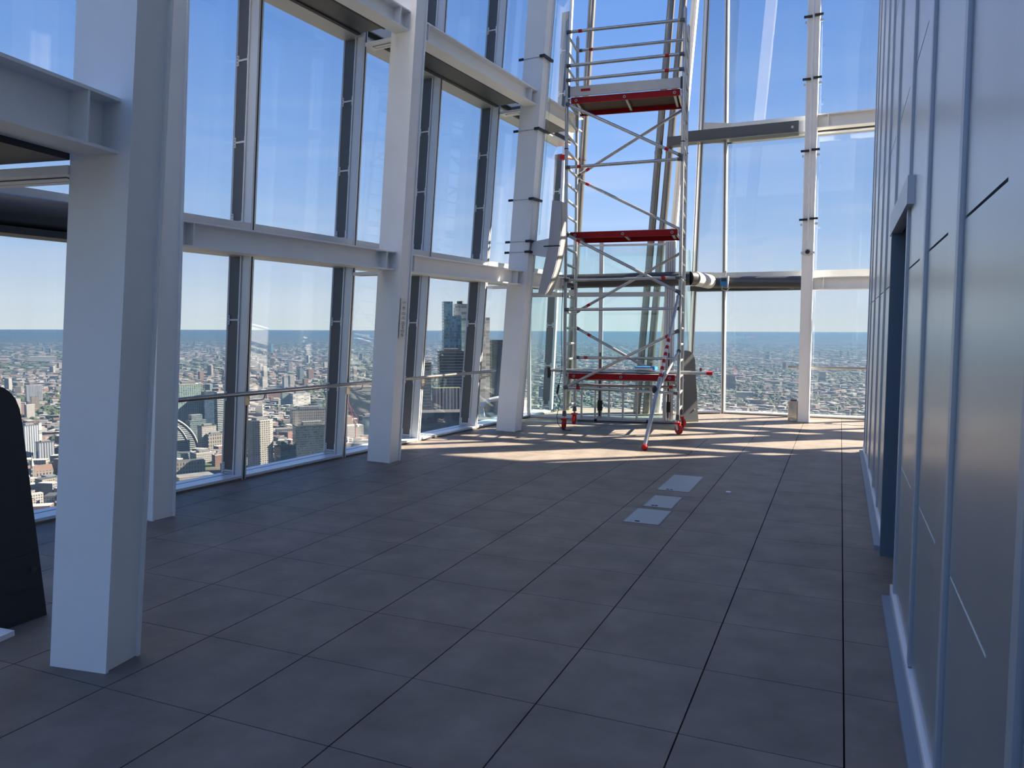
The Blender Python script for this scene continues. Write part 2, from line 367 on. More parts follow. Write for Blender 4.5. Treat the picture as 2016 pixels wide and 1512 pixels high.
def arm(F, s, d0, d1, z, label, hw=.085):
    a = thing('support_arm', label, 'bracket', F.L(s, d1, z), 'white support arms')
    MB().fbox(F, (s - hw, d0, z), (s + hw, d1, z + .04)).build('plate', 'white_steel', a)
    MB().fbox(F, (s - hw * .5, d0 + .08, z - .003), (s + hw * .35, d1 - .06, z)).build('slot', 'black_plastic', a)
    MB().fbox(F, (s - hw * .38, d0 + .09, z - .004), (s + hw * .24, d1 - .07, z - .0005)).build('tongue', 'white_steel', a)
arm(LF, -1.53, .0, .40, 2.25, 'white support arm from the second column to the glass, lower tier')
arm(LF, 1.67, .0, .40, 2.25, 'white support arm from the signed column to the glass, lower tier')
arm(LF, 4.90, .0, .375, 2.25, 'white support arm from the clamped column to the glass, lower tier')
arm(LF, 1.67, .0, .40, 4.92, 'white support arm from the signed column to the glass, upper tier')
arm(LF, 4.90, .0, .375, 4.92, 'white support arm from the clamped column to the glass, upper tier')
arm(NF, -.02, -1.25, -.16, 2.285, 'long white support arm reaching left from the nearest column', .10)
for s0, s1, lb in ((-1.3, 1.42, 'dark blind housing under the beam at the top of the second bay'), (1.92, 4.66, 'dark blind housing between the signed and clamped columns'), (5.12, 6.5, 'dark blind housing behind the scaffold poles')):
    b = thing('blind_housing', lb, 'blind box', LF.L((s0 + s1) / 2, .2, 4.98), 'dark blind housings')
    MB().fbox(LF, (s0, .03, 5.0), (s1, .42, 5.10)).build('casing', 'fin_grey', b)
    MB().fbox(LF, (s0, .40, 4.985), (s1, .425, 5.0)).build('lip', 'black_box', b)
    MB().fbox(LF, (s0, .02, 4.985), (s1, .07, 5.0)).build('lip', 'black_box', b)
b = thing('blind_housing', 'dark blind housing behind the beam of the nearest column', 'blind box', NF.L(-1.3, -.3, 2.33), 'dark blind housings')
MB().fbox(NF, (-2.6, -.62, 2.335), (-.16, -.11, 2.42)).build('casing', 'black_box', b); MB().fbox(NF, (-2.6, -.66, 2.325), (-.16, -.62, 2.43)).build('lip', 'silver_alu', b)
b = thing('blind_housing', 'long dark blind housing crossing the far wall high up', 'blind box', FF.L(.1, .3, 5.02), 'dark blind housings')
MB().fbox(FF, (-.62, .22, 5.0), (1.28, .42, 5.19)).build('casing', 'fin_grey', b)
MB().fbox(FF, (-.98, .22, 4.97), (-.62, .40, 5.13)).build('end_casing', 'fin_grey', b)
MB().fbox(FF, (-.62, .22, 4.985), (1.28, .44, 5.0)).build('lip', 'mast', b)
MB().fbox(FF, (1.28, .25, 5.0), (1.39, .40, 5.19)).build('end_bracket', 'silver_alu', b)
MB().tube(FF.L(1.18, .42, 5.09), FF.L(1.18, .424, 5.09), .022, 12).build('bolt', 'alu', b)
b = thing('blind_housing', 'dark blind housing under the grey tube at the far wall', 'blind box', FF.L(.5, .2, 2.36), 'dark blind housings')
MB().fbox(FF, (-.55, .02, 2.33), (1.39, .40, 2.42)).build('casing', 'black_box', b)
MB().fbox(FF, (1.2, .40, 2.34), (1.27, .43, 2.40)).build('end_bracket', 'bracket_white', b)

# dark grey bracing tubes
def elbow(a, b, c, r, n=6):
    a, b, c = V(a), V(b), V(c); d1 = (a - b).normalized() * r; d2 = (c - b).normalized() * r; p, q = b + d1, b + d2
    return [p * (1 - t) ** 2 + b * 2 * t * (1 - t) + q * t * t for t in [i / n for i in range(n + 1)]]
t = thing('bracing_tube', 'thick dark tube along the left glass behind the nearest column', 'tube', (-5.6, 4, 2.5), 'dark bracing tubes')
MB().path([LF.L(-6, .18, 2.47), LF.L(-1.66, .18, 2.47)], .118, 24).build('tube', 'dark_tube', t, smooth=True)
MB().fbox(LF, (-6, .02, 2.29), (-1.66, .26, 2.34)).build('under_tray', 'black_box', t)
t = thing('bracing_tube', 'thick grey tube across the glass screen behind the scaffold', 'tube', (-3.6, 13.1, 2.45), 'dark bracing tubes')
pb = V((-2.36, 13.42, 2.49))
MB().path([(-5.15, 12.86, 2.45), (-3.6, 13.17, 2.47)] + [pb + V((-.06, -.012, 0))], .122, 24).build('tube', 'dark_tube', t, smooth=True)
t2 = thing('tube_joint', 'angled tube joint wrapped with white and grey bands', 'tube joint', (-2.1, 13.7, 2.45))
pe = V((-2.19, 14.20, 2.47)); dv = (pe - pb).normalized(); pb2 = pb - dv * .03
MB().path([pb + V((-.06, -.01, 0)), pb + V((-.03, .02, 0)), pb + dv * .10], .1215, 24).build('elbow', 'dark_tube', t2, smooth=True)
L_ = (pe - pb).length
for k, (a, b, mm) in enumerate(((.05, .36, 'white_tape'), (.36, .56, 'speaker'), (.56, .93, 'white_tape'))):
    MB().tube(pb + dv * L_ * a, pb + dv * L_ * b, .123, 24).build('band', mm, t2, smooth=True)
t = thing('bracing_tube', 'thick grey tube at the far wall carrying a small blue box', 'tube', FF.L(.7, .5, 2.45), 'dark bracing tubes')
MB().path([pe - dv * .08, pe + V((.03, .07, 0)), V((-1.9, 14.33, 2.465)), FF.L(.6, .58, 2.455), FF.L(1.40, .58, 2.44)], .108, 24).build('tube', 'dark_tube', t, smooth=True)
m = thing('meter_box', 'small blue box in a pale clamp on the far grey tube', 'device', FF.L(.12, .72, 2.4))
MB().fbox(FF, (.045, .685, 2.39), (.165, .75, 2.54)).build('case', 'meter_blue', m)
MB().fbox(FF, (.03, .675, 2.54), (.185, .76, 2.565)).fbox(FF, (.165, .675, 2.36), (.185, .76, 2.54)).build('clamp', 'white_tape', m)
MB().fbox(FF, (.06, .75, 2.47), (.15, .752, 2.525)).build('display', 'black_plastic', m)
MB().path([FF.L(.11, .66, 2.56), FF.L(.12, .62, 2.66)], .018, 8).build('stem', 'alu', m)
MB().path([FF.L(.07, .7, 2.39), FF.L(.07, .7, 2.33), FF.L(.15, .7, 2.31), FF.L(.19, .69, 2.36)], .014, 8).build('hook', 'alu', m)

# handrails
h = thing('handrail', 'long steel handrail along the left glass wall', 'handrail', LF.L(1.7, .12, .9))
MB().path([LF.L(-1.75, .14, .935), LF.L(5.03, .14, .935)], .024, 14).build('rail', 'steel_rail', h, smooth=True)
for s in (-1.6, 0, 1.6, 3.2, 4.8):
    b = MB().fbox(LF, (s - .028, .0005, .80), (s + .03, .014, .90)).build('bracket_plate', 'steel_rail', h)
    MB().path([LF.L(s + .03, .01, .845), LF.L(s + .10, .06, .845), LF.L(s + .12, .12, .86), LF.L(s + .12, .14, .915)], .007, 8).build('bracket_arm', 'steel_rail', b)
h = thing('handrail', 'steel handrail at the far glass wall ending by the tin canister', 'handrail', FF.L(2.4, .12, .9))
MB().path([FF.L(1.19, .14, .935), FF.L(4.4, .14, .935)], .024, 14).build('rail', 'steel_rail', h, smooth=True)
for s in (1.435, 2.87): MB().fbox(FF, (s - .028, .0005, .84), (s + .03, .13, .90)).build('bracket_plate', 'steel_rail', h)

# ------------------------------------------------------------------ metal clad core on the right
WX = .335
wall = MB().box((WX + .03, -5, 0), (WX + .25, 4.86, 9)).box((WX + .03, 6.14, 0), (WX + .25, 11.02, 9)).box((WX + .03, 4.86, 2.34), (WX + .25, 6.14, 9)).build('wall_right', 'jamb', kind='structure')
tag(wall, 'satin blue-grey metal clad core wall with raised vertical ribs', 'wall')
ribs = [-3.55, -2.5, -1.45, -.41, .64, 1.68, 2.73, 3.78, 4.83, 6.10, 7.16, 8.06, 9.2, 10.25, 11.0]
rows = [.105, .84, 1.94, 3.04, 4.14, 5.24, 6.34, 7.44, 8.54, 9]
for a, b in zip(ribs, ribs[1:]):
    for z0, z1 in zip(rows, rows[1:]):
        if a > 4.8 and b < 6.2:
            if z1 < 2.5: continue
            z0 = max(z0, 2.36)
        MB().box((WX, a + .36, z0 + .005), (WX + .03, b - .042, z1 - .005)).build('panel', 'wall_panel', wall)
        if z1 == .84: MB().box((WX + .002, a + .36, z1 - .005), (WX + .03, b - .042, z1 + .005)).build('joint_strip', 'white_alu', wall)  # pale strip paints in the light caught by the lower panel's top edge
for a, b in zip(ribs, ribs[1:]):
    z0 = 2.36 if a > 4.8 and b < 6.2 else .11
    MB().box((WX - .0005, a + .06, z0), (WX + .03, a + .358, 9)).build('fold_strip', 'wall_panel', wall)
for y in ribs:
    zb = 0 if y in (4.83, 6.10) else .105
    MB().box((WX - .014, y - .026, zb), (WX + .03, y + .034, 9)).box((WX - .006, y + .034, zb), (WX + .03, y + .058, 9)).build('rib', 'wall_rib', wall)
    MB().box((WX + .018, y - .046, zb), (WX + .03, y - .026, 9)).build('shadow_gap', 'gasket', wall)
for y0, y1 in ((-5, 4.98), (6.13, 11.06)):
    MB().box((WX - .02, y0, .07), (WX + .03, y1, .10)).build('ledge', 'white_alu', wall)
    MB().box((WX - .02, y0, 0), (WX + .02, y1, .07)).build('upstand', 'wall_rib', wall)
    MB().box((WX - .062, y0, .0005), (WX - .02, y1, .03)).build('skirting', 'skirt', wall)
MB().box((WX - .034, 4.60, 2.27), (WX + .03, 6.14, 2.42)).build('door_lintel', 'wall_rib', wall)
MB().box((WX - .03, 5.96, 0), (WX + 1.2, 6.03, 2.30)).build('door_jamb', 'jamb', wall)
MB().box((WX - .02, 4.86, 2.30), (WX + 1.2, 6.0, 2.36)).build('door_soffit', 'jamb', wall)
dr = MB().box((WX + 1.18, 4.9, .01), (WX + 1.24, 6.0, 2.3)).build('door_1', 'wall_panel', kind='structure'); tag(dr, 'plain metal door deep in the recess of the core wall', 'door')
MB().box((WX + 1.15, 5.75, .98), (WX + 1.18, 5.90, 1.02)).build('door_handle', 'steel_rail', dr)
MB().box((WX + .25, -5, 0), (WX + 5, 4.8, 9)).box((WX + .25, 6.2, 0), (WX + 5, 11.0, 9)).box((WX + 1.3, 4.8, 0), (WX + 5, 6.2, 9)).box((WX + .25, 4.8, 2.4), (WX + 1.3, 6.2, 9)).build('core_body', 'core_dark', wall)

# ------------------------------------------------------------------ glass screen in the open corner
SA, SB = V((-5.22, 13.0, 0)), V((-2.66, 13.51, 0)); sdv = (SB - SA).normalized(); sn = V((sdv.y, -sdv.x, 0))
class SF: D = sdv; N = sn; O = SA
SF.L = staticmethod(lambda a, d, z: SA + sdv * a + sn * d + V((0, 0, z)))
NWIN[0] += 1; Ls = (SB - SA).length
sc = thing('window_%d' % NWIN[0], 'free-standing green-tinted glass screen behind the scaffold tower', 'glass screen', SA, kind='structure')
pm = 1.30
for a, b in ((.03, pm - .035), (pm + .035, Ls - .2)):
    MB().fbox(SF, (a, -.012, .05), (b, .0, 2.19)).build('pane', 'screen_glass', sc); MB().fbox(SF, (a, -.012, 2.27), (b, .0, 3.08)).build('pane', 'screen_glass', sc)
    MB().fbox(SF, (a, -.03, 2.19), (b, .02, 2.27)).build('mid_rail', 'silver_alu', sc); MB().fbox(SF, (a, -.02, 3.08), (b, .012, 3.115)).build('top_rail', 'silver_alu', sc)
    MB().fbox(SF, (a, -.03, .004), (b, .03, .05)).build('bottom_rail', 'white_alu', sc)
MB().fbox(SF, (pm - .035, -.06, 0), (pm + .035, .03, 3.14)).build('post', 'silver_alu', sc)
MB().fbox(SF, (-.03, -.05, 0), (.03, .03, 3.12)).build('post', 'silver_alu', sc)
wp = MB().fbox(SF, (Ls - .2, -.06, 0), (Ls - .02, .05, 3.14)).build('wide_post', 'silver_alu', sc)
for q in (.05, .09, .13): MB().fbox(SF, (Ls - .2 + q - .004, .05, .01), (Ls - .2 + q + .004, .052, 3.13)).build('groove', 'fin_grey', wp)
MB().prism([SB + V((-.02, .06, .03)), V((-2.62, 14.74, .03)), V((-2.61, 14.74, .03)), SB + V((-.01, .06, .03))], (0, 0, 3.05)).build('return_pane', 'screen_glass', sc)
MB().fbox(SF, (pm - .01, .03, .06), (pm + .012, .075, 1.2)).build('pull_bar', 'black_plastic', sc)
MB().fbox(SF, (Ls - .12, .05, .06), (Ls - .098, .095, 1.2)).build('pull_bar', 'black_plastic', sc)
MB().fbox(SF, (pm - .04, .03, .16), (pm + .05, .07, .34)).build('lock_box', 'black_plastic', sc)
MB().fbox(SF, (Ls - .17, .05, .16), (Ls - .07, .09, .34)).build('lock_box', 'black_plastic', sc)

# masts outside the open corner
def mast(p, q, r, label, zj):
    p, q = V(p), V(q); t = thing('steel_mast', label, 'mast', p, 'leaning steel masts'); u = (q - p).normalized()
    MB().tube(p, q, r, 18).build('tube', 'mast', t, smooth=True)
    c = p + u * zj; MB().tube(c, c + u * .05, r + .006, 18).build('collar', 'mast', t, smooth=True)
mast((-5.02, 14.5, -.3), (-4.48, 14.5, 9.2), .072, 'single leaning steel mast outside, behind the left of the scaffold', 5.2)
mast((-3.60, 14.5, -.3), (-2.93, 14.5, 9.2), .07, 'left of the two close leaning steel masts outside', 5.2)
mast((-3.42, 14.5, -.3), (-2.70, 14.5, 9.2), .07, 'right of the two close leaning steel masts outside', 5.2)
t = thing('edge_profile', 'pale flat leaning edge profile right of the paired masts', 'facade edge', (-3.28, 14.85, 0))
MB().hexa([(-3.33, 14.80, -.2), (-3.22, 14.80, -.2), (-3.22, 14.95, -.2), (-3.33, 14.95, -.2), (-2.62, 14.80, 9.2), (-2.51, 14.80, 9.2), (-2.51, 14.95, 9.2), (-2.62, 14.95, 9.2)]).build('bar', 'white_steel', t)
MB().hexa([(-3.285, 14.79, -.2), (-3.265, 14.79, -.2), (-3.265, 14.80, -.2), (-3.285, 14.80, -.2), (-2.575, 14.79, 9.2), (-2.555, 14.79, 9.2), (-2.555, 14.80, 9.2), (-2.575, 14.80, 9.2)]).build('seam', 'silver_alu', t)
t = thing('tie_bar', 'short orange tie bar from the wall end to the left mast', 'tie bar', LF.L(7.9, .2, 4.85))
MB().tube((-4.91, 14.02, 4.87), (-4.815, 14.46, 4.92), .03, 10).build('rod', 'orange', t); MB().box((-4.98, 13.92, 4.82), (-4.87, 14.04, 4.90)).build('shoe', 'red', t)

# ------------------------------------------------------------------ fins, plate, speaker, sign, tube lights, tin
def fin(pts, ext, label, plate=None, bolt=None):
    t = thing('dark_fin', label, 'fin plate', pts[0], 'dark upright fins')
    MB().prism(pts, ext).build('blade', 'fin_grey' if not plate else 'black_box', t)
    return t
f1 = thing('dark_fin', 'near-black upright fin at the left edge with rounded top', 'fin plate', (-4.05, 2.7, 0), 'dark upright fins')
prof = [(2.57, 0), (2.83, 0), (2.735, 1.10), (2.725, 1.17), (2.705, 1.225), (2.675, 1.265), (2.64, 1.29), (2.60, 1.30), (2.52, 1.30)]
MB().prism([(-4.06, y, z) for y, z in prof], (.022, 0, 0)).build('blade', 'black_box', f1)
MB().box((-4.04, 2.52, .19), (-4.028, 2.79, .37)).build('clamp_plate', 'black_box', f1)
MB().tube((-4.028, 2.755, .285), (-4.018, 2.755, .285), .016, 14).build('bolt', 'dark_tube', f1)
f2 = thing('dark_fin', 'dark grey upright fin behind the right legs of the scaffold', 'fin plate', (-2.38, 13.5, 0), 'dark upright fins')
e = V((.72, .69, 0)).normalized(); b0 = V((-2.50, 13.37, 0))
prof = [(0, 0), (.33, 0), (.24, 1.03), (.235, 1.09), (.215, 1.15), (.18, 1.20), (.13, 1.235), (.06, 1.25), (0, 1.25)]
MB().prism([b0 + e * q + V((0, 0, z)) for q, z in prof], V((e.y, -e.x, 0)) * .02).build('blade', 'fin_grey', f2)
bc = b0 + e * .24 + V((e.y, -e.x, 0)) * .02 + V((0, 0, .22)); MB().tube(bc, bc + V((e.y, -e.x, 0)) * .012, .014, 12).build('bolt', 'alu', f2)
p = thing('base_plate', 'corner of a white base plate on the floor at the left edge', 'base plate', (-4.1, 2.4, 0))
MB().prism([(-3.915, 2.565, 0), (-3.885, 2.40, 0), (-4.25, 2.28, 0), (-4.28, 2.54, 0)], (0, 0, .028)).build('plate', 'white_steel', p)
MB().prism([(-4.06, 2.50, .028), (-4.04, 2.38, .028), (-4.20, 2.34, .028), (-4.22, 2.47, .028)], (0, 0, .05)).build('foot', 'white_steel', p)

sp = thing('loudspeaker', 'curved grey column loudspeaker bracketed to the clamped column', 'loudspeaker', (-4.1, 11.15, 2.15))
up_ = [(-4.105, 2.87), (-4.045, 3.545), (-3.91, 3.52), (-3.90, 3.25), (-3.905, 3.02), (-3.925, 2.87)]
lo_ = [(-4.265, 2.165), (-4.107, 2.855), (-3.928, 2.855), (-3.955, 2.70), (-4.0, 2.52), (-4.06, 2.34), (-4.125, 2.19), (-4.15, 2.135)]
for nm, pr in (('upper_cabinet', up_), ('lower_cabinet', lo_)):
    MB().prism([(x, 10.98, z) for x, z in pr], (0, .26, 0)).build(nm, 'speaker', sp)
gr = up_[2:] + [lo_[2]] + lo_[3:]
g = MB(); n = len(gr)
for (xa, za), (xb, zb) in zip(gr, gr[1:]): g.hexa([(xa, 11.0, za), (xa + .008, 11.0, za), (xa + .008, 11.22, za), (xa, 11.22, za), (xb, 11.0, zb), (xb + .008, 11.0, zb), (xb + .008, 11.22, zb), (xb, 11.22, zb)])
g.build('grille', 'speaker_grille', sp)
MB().hexa([(-4.42, 11.05, 2.755), (-4.135, 11.05, 2.70), (-4.135, 11.2, 2.70), (-4.42, 11.2, 2.755), (-4.40, 11.05, 2.945), (-4.10, 11.05, 2.99), (-4.10, 11.2, 2.99), (-4.40, 11.2, 2.945)]).build('wall_bracket', 'bracket_white', sp)
MB().box((-4.18, 10.976, 2.852), (-3.925, 10.982, 2.872)).build('joint_strip', 'black_plastic', sp)

def tube_light(F, s, d, z0, z1, label, zs, side):
    t = thing('tube_light', label, 'tube light', F.L(s, d, z0), 'clamped vertical tubes')
    MB().path([F.L(s, d + .018, z0), F.L(s, d + .018, z1)], .011, 8).build('tube', 'screen_glass' if side else 'white_alu', t)
    return t
tl = tube_light(LF, 5.03, .73, 3.07, ZT, 'thin vertical tube clamped with black straps to the column by the loudspeaker', None, 1)
for z in (5.66, 4.61, 3.58, 2.945, 2.785):
    MB().fbox(LF, (4.765, .30, z - .012), (4.785, .375, z + .022)).build('end_block', 'black_plastic', tl)
    c = MB().fbox(LF, (4.745, .66, z - .012), (4.785, .745, z + .022)).build('clamp', 'black_plastic', tl)
    MB().fbox(LF, (4.785, .712, z - .012), (5.06, .745, z + .022)).build('clamp_bar', 'black_plastic', tl)
    MB().fbox(LF, (4.782, .36, z), (4.788, .68, z + .008)).build('strap', 'alu', c)
tl = tube_light(FF, 1.4925, .80, 3.0, ZT, 'thin vertical tube clamped to the far white column above the dome camera', None, 0)
for z in (6.70, 5.73, 4.59, 3.47):
    for (p, q_, e, f_) in (((1.345, z - .016), (1.475, z + .016), (1.365, z - .10), (1.395, z - .06)), ((1.51, z - .004), (1.64, z + .028), (1.59, z - .09), (1.64, z - .05))):
        c = MB().fbox(FF, (p[0], .795, p[1]), (q_[0], .83, q_[1])).build('clamp', 'black_plastic', tl)
        MB().fbox(FF, (e[0], .78, e[1]), (f_[0], .80, f_[1])).build('lug', 'bracket_white', c)
dc = thing('dome_camera', 'small dome camera strapped to the far white column', 'camera', FF.L(1.4925, .82, 2.93))
MB().fbox(FF, (1.385, .79, 2.90), (1.60, .812, 2.94)).build('strap', 'bracket_white', dc)
MB().tube(FF.L(1.4925, .80, 2.93), FF.L(1.4925, .86, 2.93), .055, 18).build('housing', 'bracket_white', dc, smooth=True)
MB().ball(FF.L(1.4925, .865, 2.93), .038).build('dome', 'black_plastic', dc, smooth=True)

sg = thing('notice_sign', 'narrow pale notice with icons on the edge of the third column', 'sign', LF.L(1.67, .735, 1.5))
SS = lambda s0, s1, z0, z1, e=.002, m=0: ((s0, .7355, z0), (s1, .7355 + e, z1))
MB().fbox(LF, (1.60, .7352, 1.50), (1.72, .738, 1.965)).build('board', 'sign', sg)
ink = MB()
random.seed(3)
for zc in (1.925, 1.912, 1.80, 1.788, 1.776, 1.75, 1.738, 1.726, 1.69, 1.678, 1.666, 1.654, 1.59, 1.58, 1.57):
    wd = random.uniform(.025, .045); ink.fbox(LF, (1.66 - wd, .7382, zc - .0025), (1.66 + wd, .7386, zc + .0025))
ink.build('small_print', 'ink', sg, kind='stuff')
def ring(mb, F, s, d, z, r, th, n=20, bar=True):
    for i in range(n):
        a, b = 2 * math.pi * i / n, 2 * math.pi * (i + 1) / n
        P = [(s + q * math.cos(k), z + q * math.sin(k)) for k in (a, b) for q in (r, r - th)]
        pts = [F.L(P[0][0], d, P[0][1]), F.L(P[1][0], d, P[1][1]), F.L(P[3][0], d, P[3][1]), F.L(P[2][0], d, P[2][1])]
        mb.prism(pts, F.N * .0005)
    if bar: mb.prism([F.L(s - r * .7, d, z + r * .55), F.L(s - r * .55, d, z + r * .7), F.L(s + r * .7, d, z - r * .55), F.L(s + r * .55, d, z - r * .7)], F.N * .0005)
for zc, mm in ((1.85, 'meter_blue'), (1.625, 'ink'), (1.535, 'ink')):
    r_ = MB(); ring(r_, LF, 1.66, .7382, zc, .024, .005, bar=(mm == 'ink'))
    if mm == 'meter_blue': r_.fbox(LF, (1.645, .7382, zc - .004), (1.675, .7386, zc + .008))
    else: r_.fbox(LF, (1.655, .7382, zc - .012), (1.665, .7386, zc + .012))
    r_.build('icon', mm, sg)

tn = thing('tin_canister', 'dented metal canister with dark red lid beside the far column', 'canister', (-.735, 14.38, 0))
cx, cyy = -.735, 14.40
def rrect(cx, cy, hx, hy, r, n=4):
    o = []
    for k, (sx, sy) in enumerate(((1, 1), (-1, 1), (-1, -1), (1, -1))):
        for i in range(n + 1):
            a = math.pi / 2 * (k + i / n); o.append((cx + sx * (hx - r) + r * math.cos(a), cy + sy * (hy - r) + r * math.sin(a)))
    return o
MB().prism([(x, y, .012) for x, y in rrect(cx, cyy, .083, .06, .02)], (0, 0, .335)).build('can_body', 'tin', tn)
MB().prism([(x, y, 0) for x, y in rrect(cx, cyy, .086, .063, .02)], (0, 0, .012)).build('bottom_rim', 'tin', tn)
MB().prism([(x, y, .347) for x, y in rrect(cx, cyy, .087, .064, .02)], (0, 0, .012)).build('top_rim', 'tin', tn)
MB().prism([(x, y, .359) for x, y in rrect(cx + .005, cyy, .055, .05, .03)], (0, 0, .02)).build('lid', 'tin_lid', tn)

# ------------------------------------------------------------------ scaffold tower
a7 = math.radians(7.0); TU = V((math.cos(a7), math.sin(a7), 0)); TV = V((-math.sin(a7), math.cos(a7), 0)); TO = V((-4.05, 11.62, 0)); TLn, TW = 1.79, .82
def T(u, v, z): return TO + TU * u + TV * v + V((0, 0, z))
def tbox(mb, a, c, m=0):
    (u0, v0, z0), (u1, v1, z1) = a, c
    return mb.hexa([T(u0, v0, z0), T(u1, v0, z0), T(u1, v1, z0), T(u0, v1, z0), T(u0, v0, z1), T(u1, v0, z1), T(u1, v1, z1), T(u0, v1, z1)], m)
tw = thing('scaffold_tower', 'tall aluminium mobile scaffold tower with red platforms on castors', 'scaffold', T(TLn / 2, TW / 2, 0))
R = .027
for u in (0, TLn):
    for v in (0, TW):
        st = MB().tube(T(u, v, .30), T(u, v, 6.38 if v == 0 else 6.42), R, 14).build('upright', 'alu', tw, smooth=True)
        for z in (2.33, 4.36): MB().tube(T(u, v, z), T(u, v, z + .07), R + .003, 14).tube(T(u, v, z + .07), T(u, v, z + .085), R + .006, 14, m=1).build('spigot', ['alu', 'black_plastic'], st, smooth=True)
        MB().tube(T(u, v, 6.38 if v == 0 else 6.42), T(u, v, 6.41 if v == 0 else 6.45), .014, 10).build('tip', 'alu', st)
        # castor
        c = thing('castor', 'x', 'x', T(u, v, 0)); del c['label'], c['category']; c.parent = tw; c.location = T(u, v, 0) - WL[tw]
        MB().tube(T(u, v, .13), T(u, v, .36), .017, 12).build('stem', 'alu', c, smooth=True)
        MB().tube(T(u, v, .215), T(u, v, .30), .036, 14, .03).build('collar_nut', 'dark_tube', c, smooth=True)
        ww = (-.012, .0) if u else (.0, -.012)
        h_ = V((.75, -.66, 0)) if u else V((.1, -1, 0)); ax = V((-h_.y, h_.x, 0)).normalized(); hc = T(u, v, .075) + h_.normalized() * .03
        for k in (-1, 1): MB().prism([hc + ax * .032 * k + V((0, 0, -.02)), hc + ax * .032 * k - h_ * .02 + V((0, 0, .0)), T(u, v, .16) + ax * .03 * k - h_ * .03, T(u, v, .16) + ax * .03 * k + h_ * .03, hc + ax * .032 * k + h_ * .03], ax * .004).build('fork', 'red_bright' if k > 0 else 'alu', c)
        MB().tube(hc - ax * .022, hc + ax * .022, .075, 20).build('wheel', 'red_bright', c, smooth=True)
        MB().tube(hc - ax * .025, hc + ax * .025, .035, 14).build('hub', 'rubber', c, smooth=True)
        MB().box((T(u, v, 0).x - .045, T(u, v, 0).y - .05, .155), (T(u, v, 0).x + .045, T(u, v, 0).y + .045, .18)).build('brake_plate', 'red_bright', c)
for u in (0, TLn):
    for k in range(24):
        z = .36 + .2535 * k
        MB().tube(T(u, R, z), T(u, TW - R, z), .021, 10).build('rung', 'alu', tw, smooth=True)
def strut(name, u0, v0, z0, u1, v1, z1, bands=(), r=.0245):
    p, q = T(u0, v0, z0), T(u1, v1, z1); s = MB().tube(p, q, r, 12).build(name, 'alu', tw, smooth=True); d_ = (q - p).normalized(); Ln = (q - p).length
    for b in bands: c = p + (q - p) * b; MB().tube(c - d_ * .03, c + d_ * .03, r + .0015, 12).build('red_band', 'red_bright', s, smooth=True)
    for e_, sg_ in ((p, 1), (q, -1)): MB().tube(e_, e_ + d_ * .07 * sg_, r + .005, 10).build('end_hook', 'fin_grey', s, smooth=True)
fv, bv = -.045, TW + .045
g_ = 'guard_rail'
strut(g_, .0, fv, 6.20, TLn, fv, 6.20, (.12,)); strut(g_, .0, fv, 5.69, TLn, fv, 5.71, (.86,)); strut(g_, .0, fv, 5.47, TLn, fv, 5.49, (.86,)); strut(g_, .0, bv, 6.23, TLn, bv, 6.24, (.12,))
h_ = 'horizontal_brace'
strut(h_, 0, fv, 4.14, TLn, fv, 4.17, (.12,)); strut(h_, 0, fv, 2.385, TLn, fv, 2.40, (.86,)); strut(h_, 0, fv, 1.92, TLn, fv, 1.93, ()); strut(h_, 0, fv, .685, TLn, fv, .635, (.13,)); strut(h_, 0, bv, 1.13, TLn, bv, 1.13, (.1,)); strut(h_, 0, bv, .66, TLn, bv, .66, (.9,))
d_ = 'diagonal_brace'
strut(d_, 0, fv, 5.12, TLn, fv, 4.21, (.87,)); strut(d_, 0, fv, 3.11, TLn, fv, 2.17, (.12,)); strut(d_, 0, fv, .67, TLn, fv, 1.60, (.9,))
strut(d_, 0, bv, 4.18, TLn, bv, 5.18, (.1,)); strut(d_, 0, bv, 4.13, TLn, bv, 3.20, (.1,)); strut(d_, 0, bv, 1.90, TLn, bv, 2.89, (.12,)); strut(d_, 0, bv, 1.64, TLn, bv, .66, (.13,))
def platform(z, toe=False):
    pf = thing('platform', 'x', 'x', T(TLn / 2, TW / 2, z)); del pf['label'], pf['category']; pf.parent = tw; pf.location = T(TLn / 2, TW / 2, z) - WL[tw]
    for v in (.035, TW - .065):
        tbox(MB(), (.06, v, z), (TLn - .06, v + .03, z + .09)).build('side_beam', 'red', pf)
        for u in (.14, TLn * .5, TLn - .14):
            fr = v - .0015 if v < .3 else v - .0015
            MB().tube(T(u, fr, z + .045), T(u, fr + .002, z + .045), .022, 14).build('rivet', 'alu_deck', pf)
            tbox(MB(), (u - .011, fr - .001, z + .034), (u + .011, fr, z + .056)).build('socket', 'black_plastic', pf)
    for u in (.06, .12, TLn * .5, TLn - .16, TLn - .09): tbox(MB(), (u, .065, z + .02), (u + .035, TW - .065, z + .055)).build('cross_tube', 'alu', pf)
    tbox(MB(), (.07, .065, z + .075), (TLn - .07, TW - .065, z + .088)).build('deck_board', 'ply', pf)
    tbox(MB(), (.06, .04, z + .0885), (TLn - .06, TW - .04, z + .096)).build('deck_top', 'alu_deck', pf)
    for u in (0, TLn - .06):
        for v in (.05, TW - .09): tbox(MB(), (u - .02, v, z + .04), (u + .08, v + .04, z + .085)).build('hook', 'alu', pf)
    if toe:
        tb = tbox(MB(), (.04, .0, z + .10), (TLn - .04, .022, z + .25)).build('toe_board', 'alu_deck', pf)
        tbox(MB(), (.22, -.002, z + .165), (.37, 0, z + .205)).build('sticker', 'red_bright', tb)
        for u in (.02, TLn - .05): tbox(MB(), (u, -.01, z + .09), (u + .03, .035, z + .26)).build('clip', 'black_plastic', tb)
platform(5.135, True); platform(3.05); platform(.815)
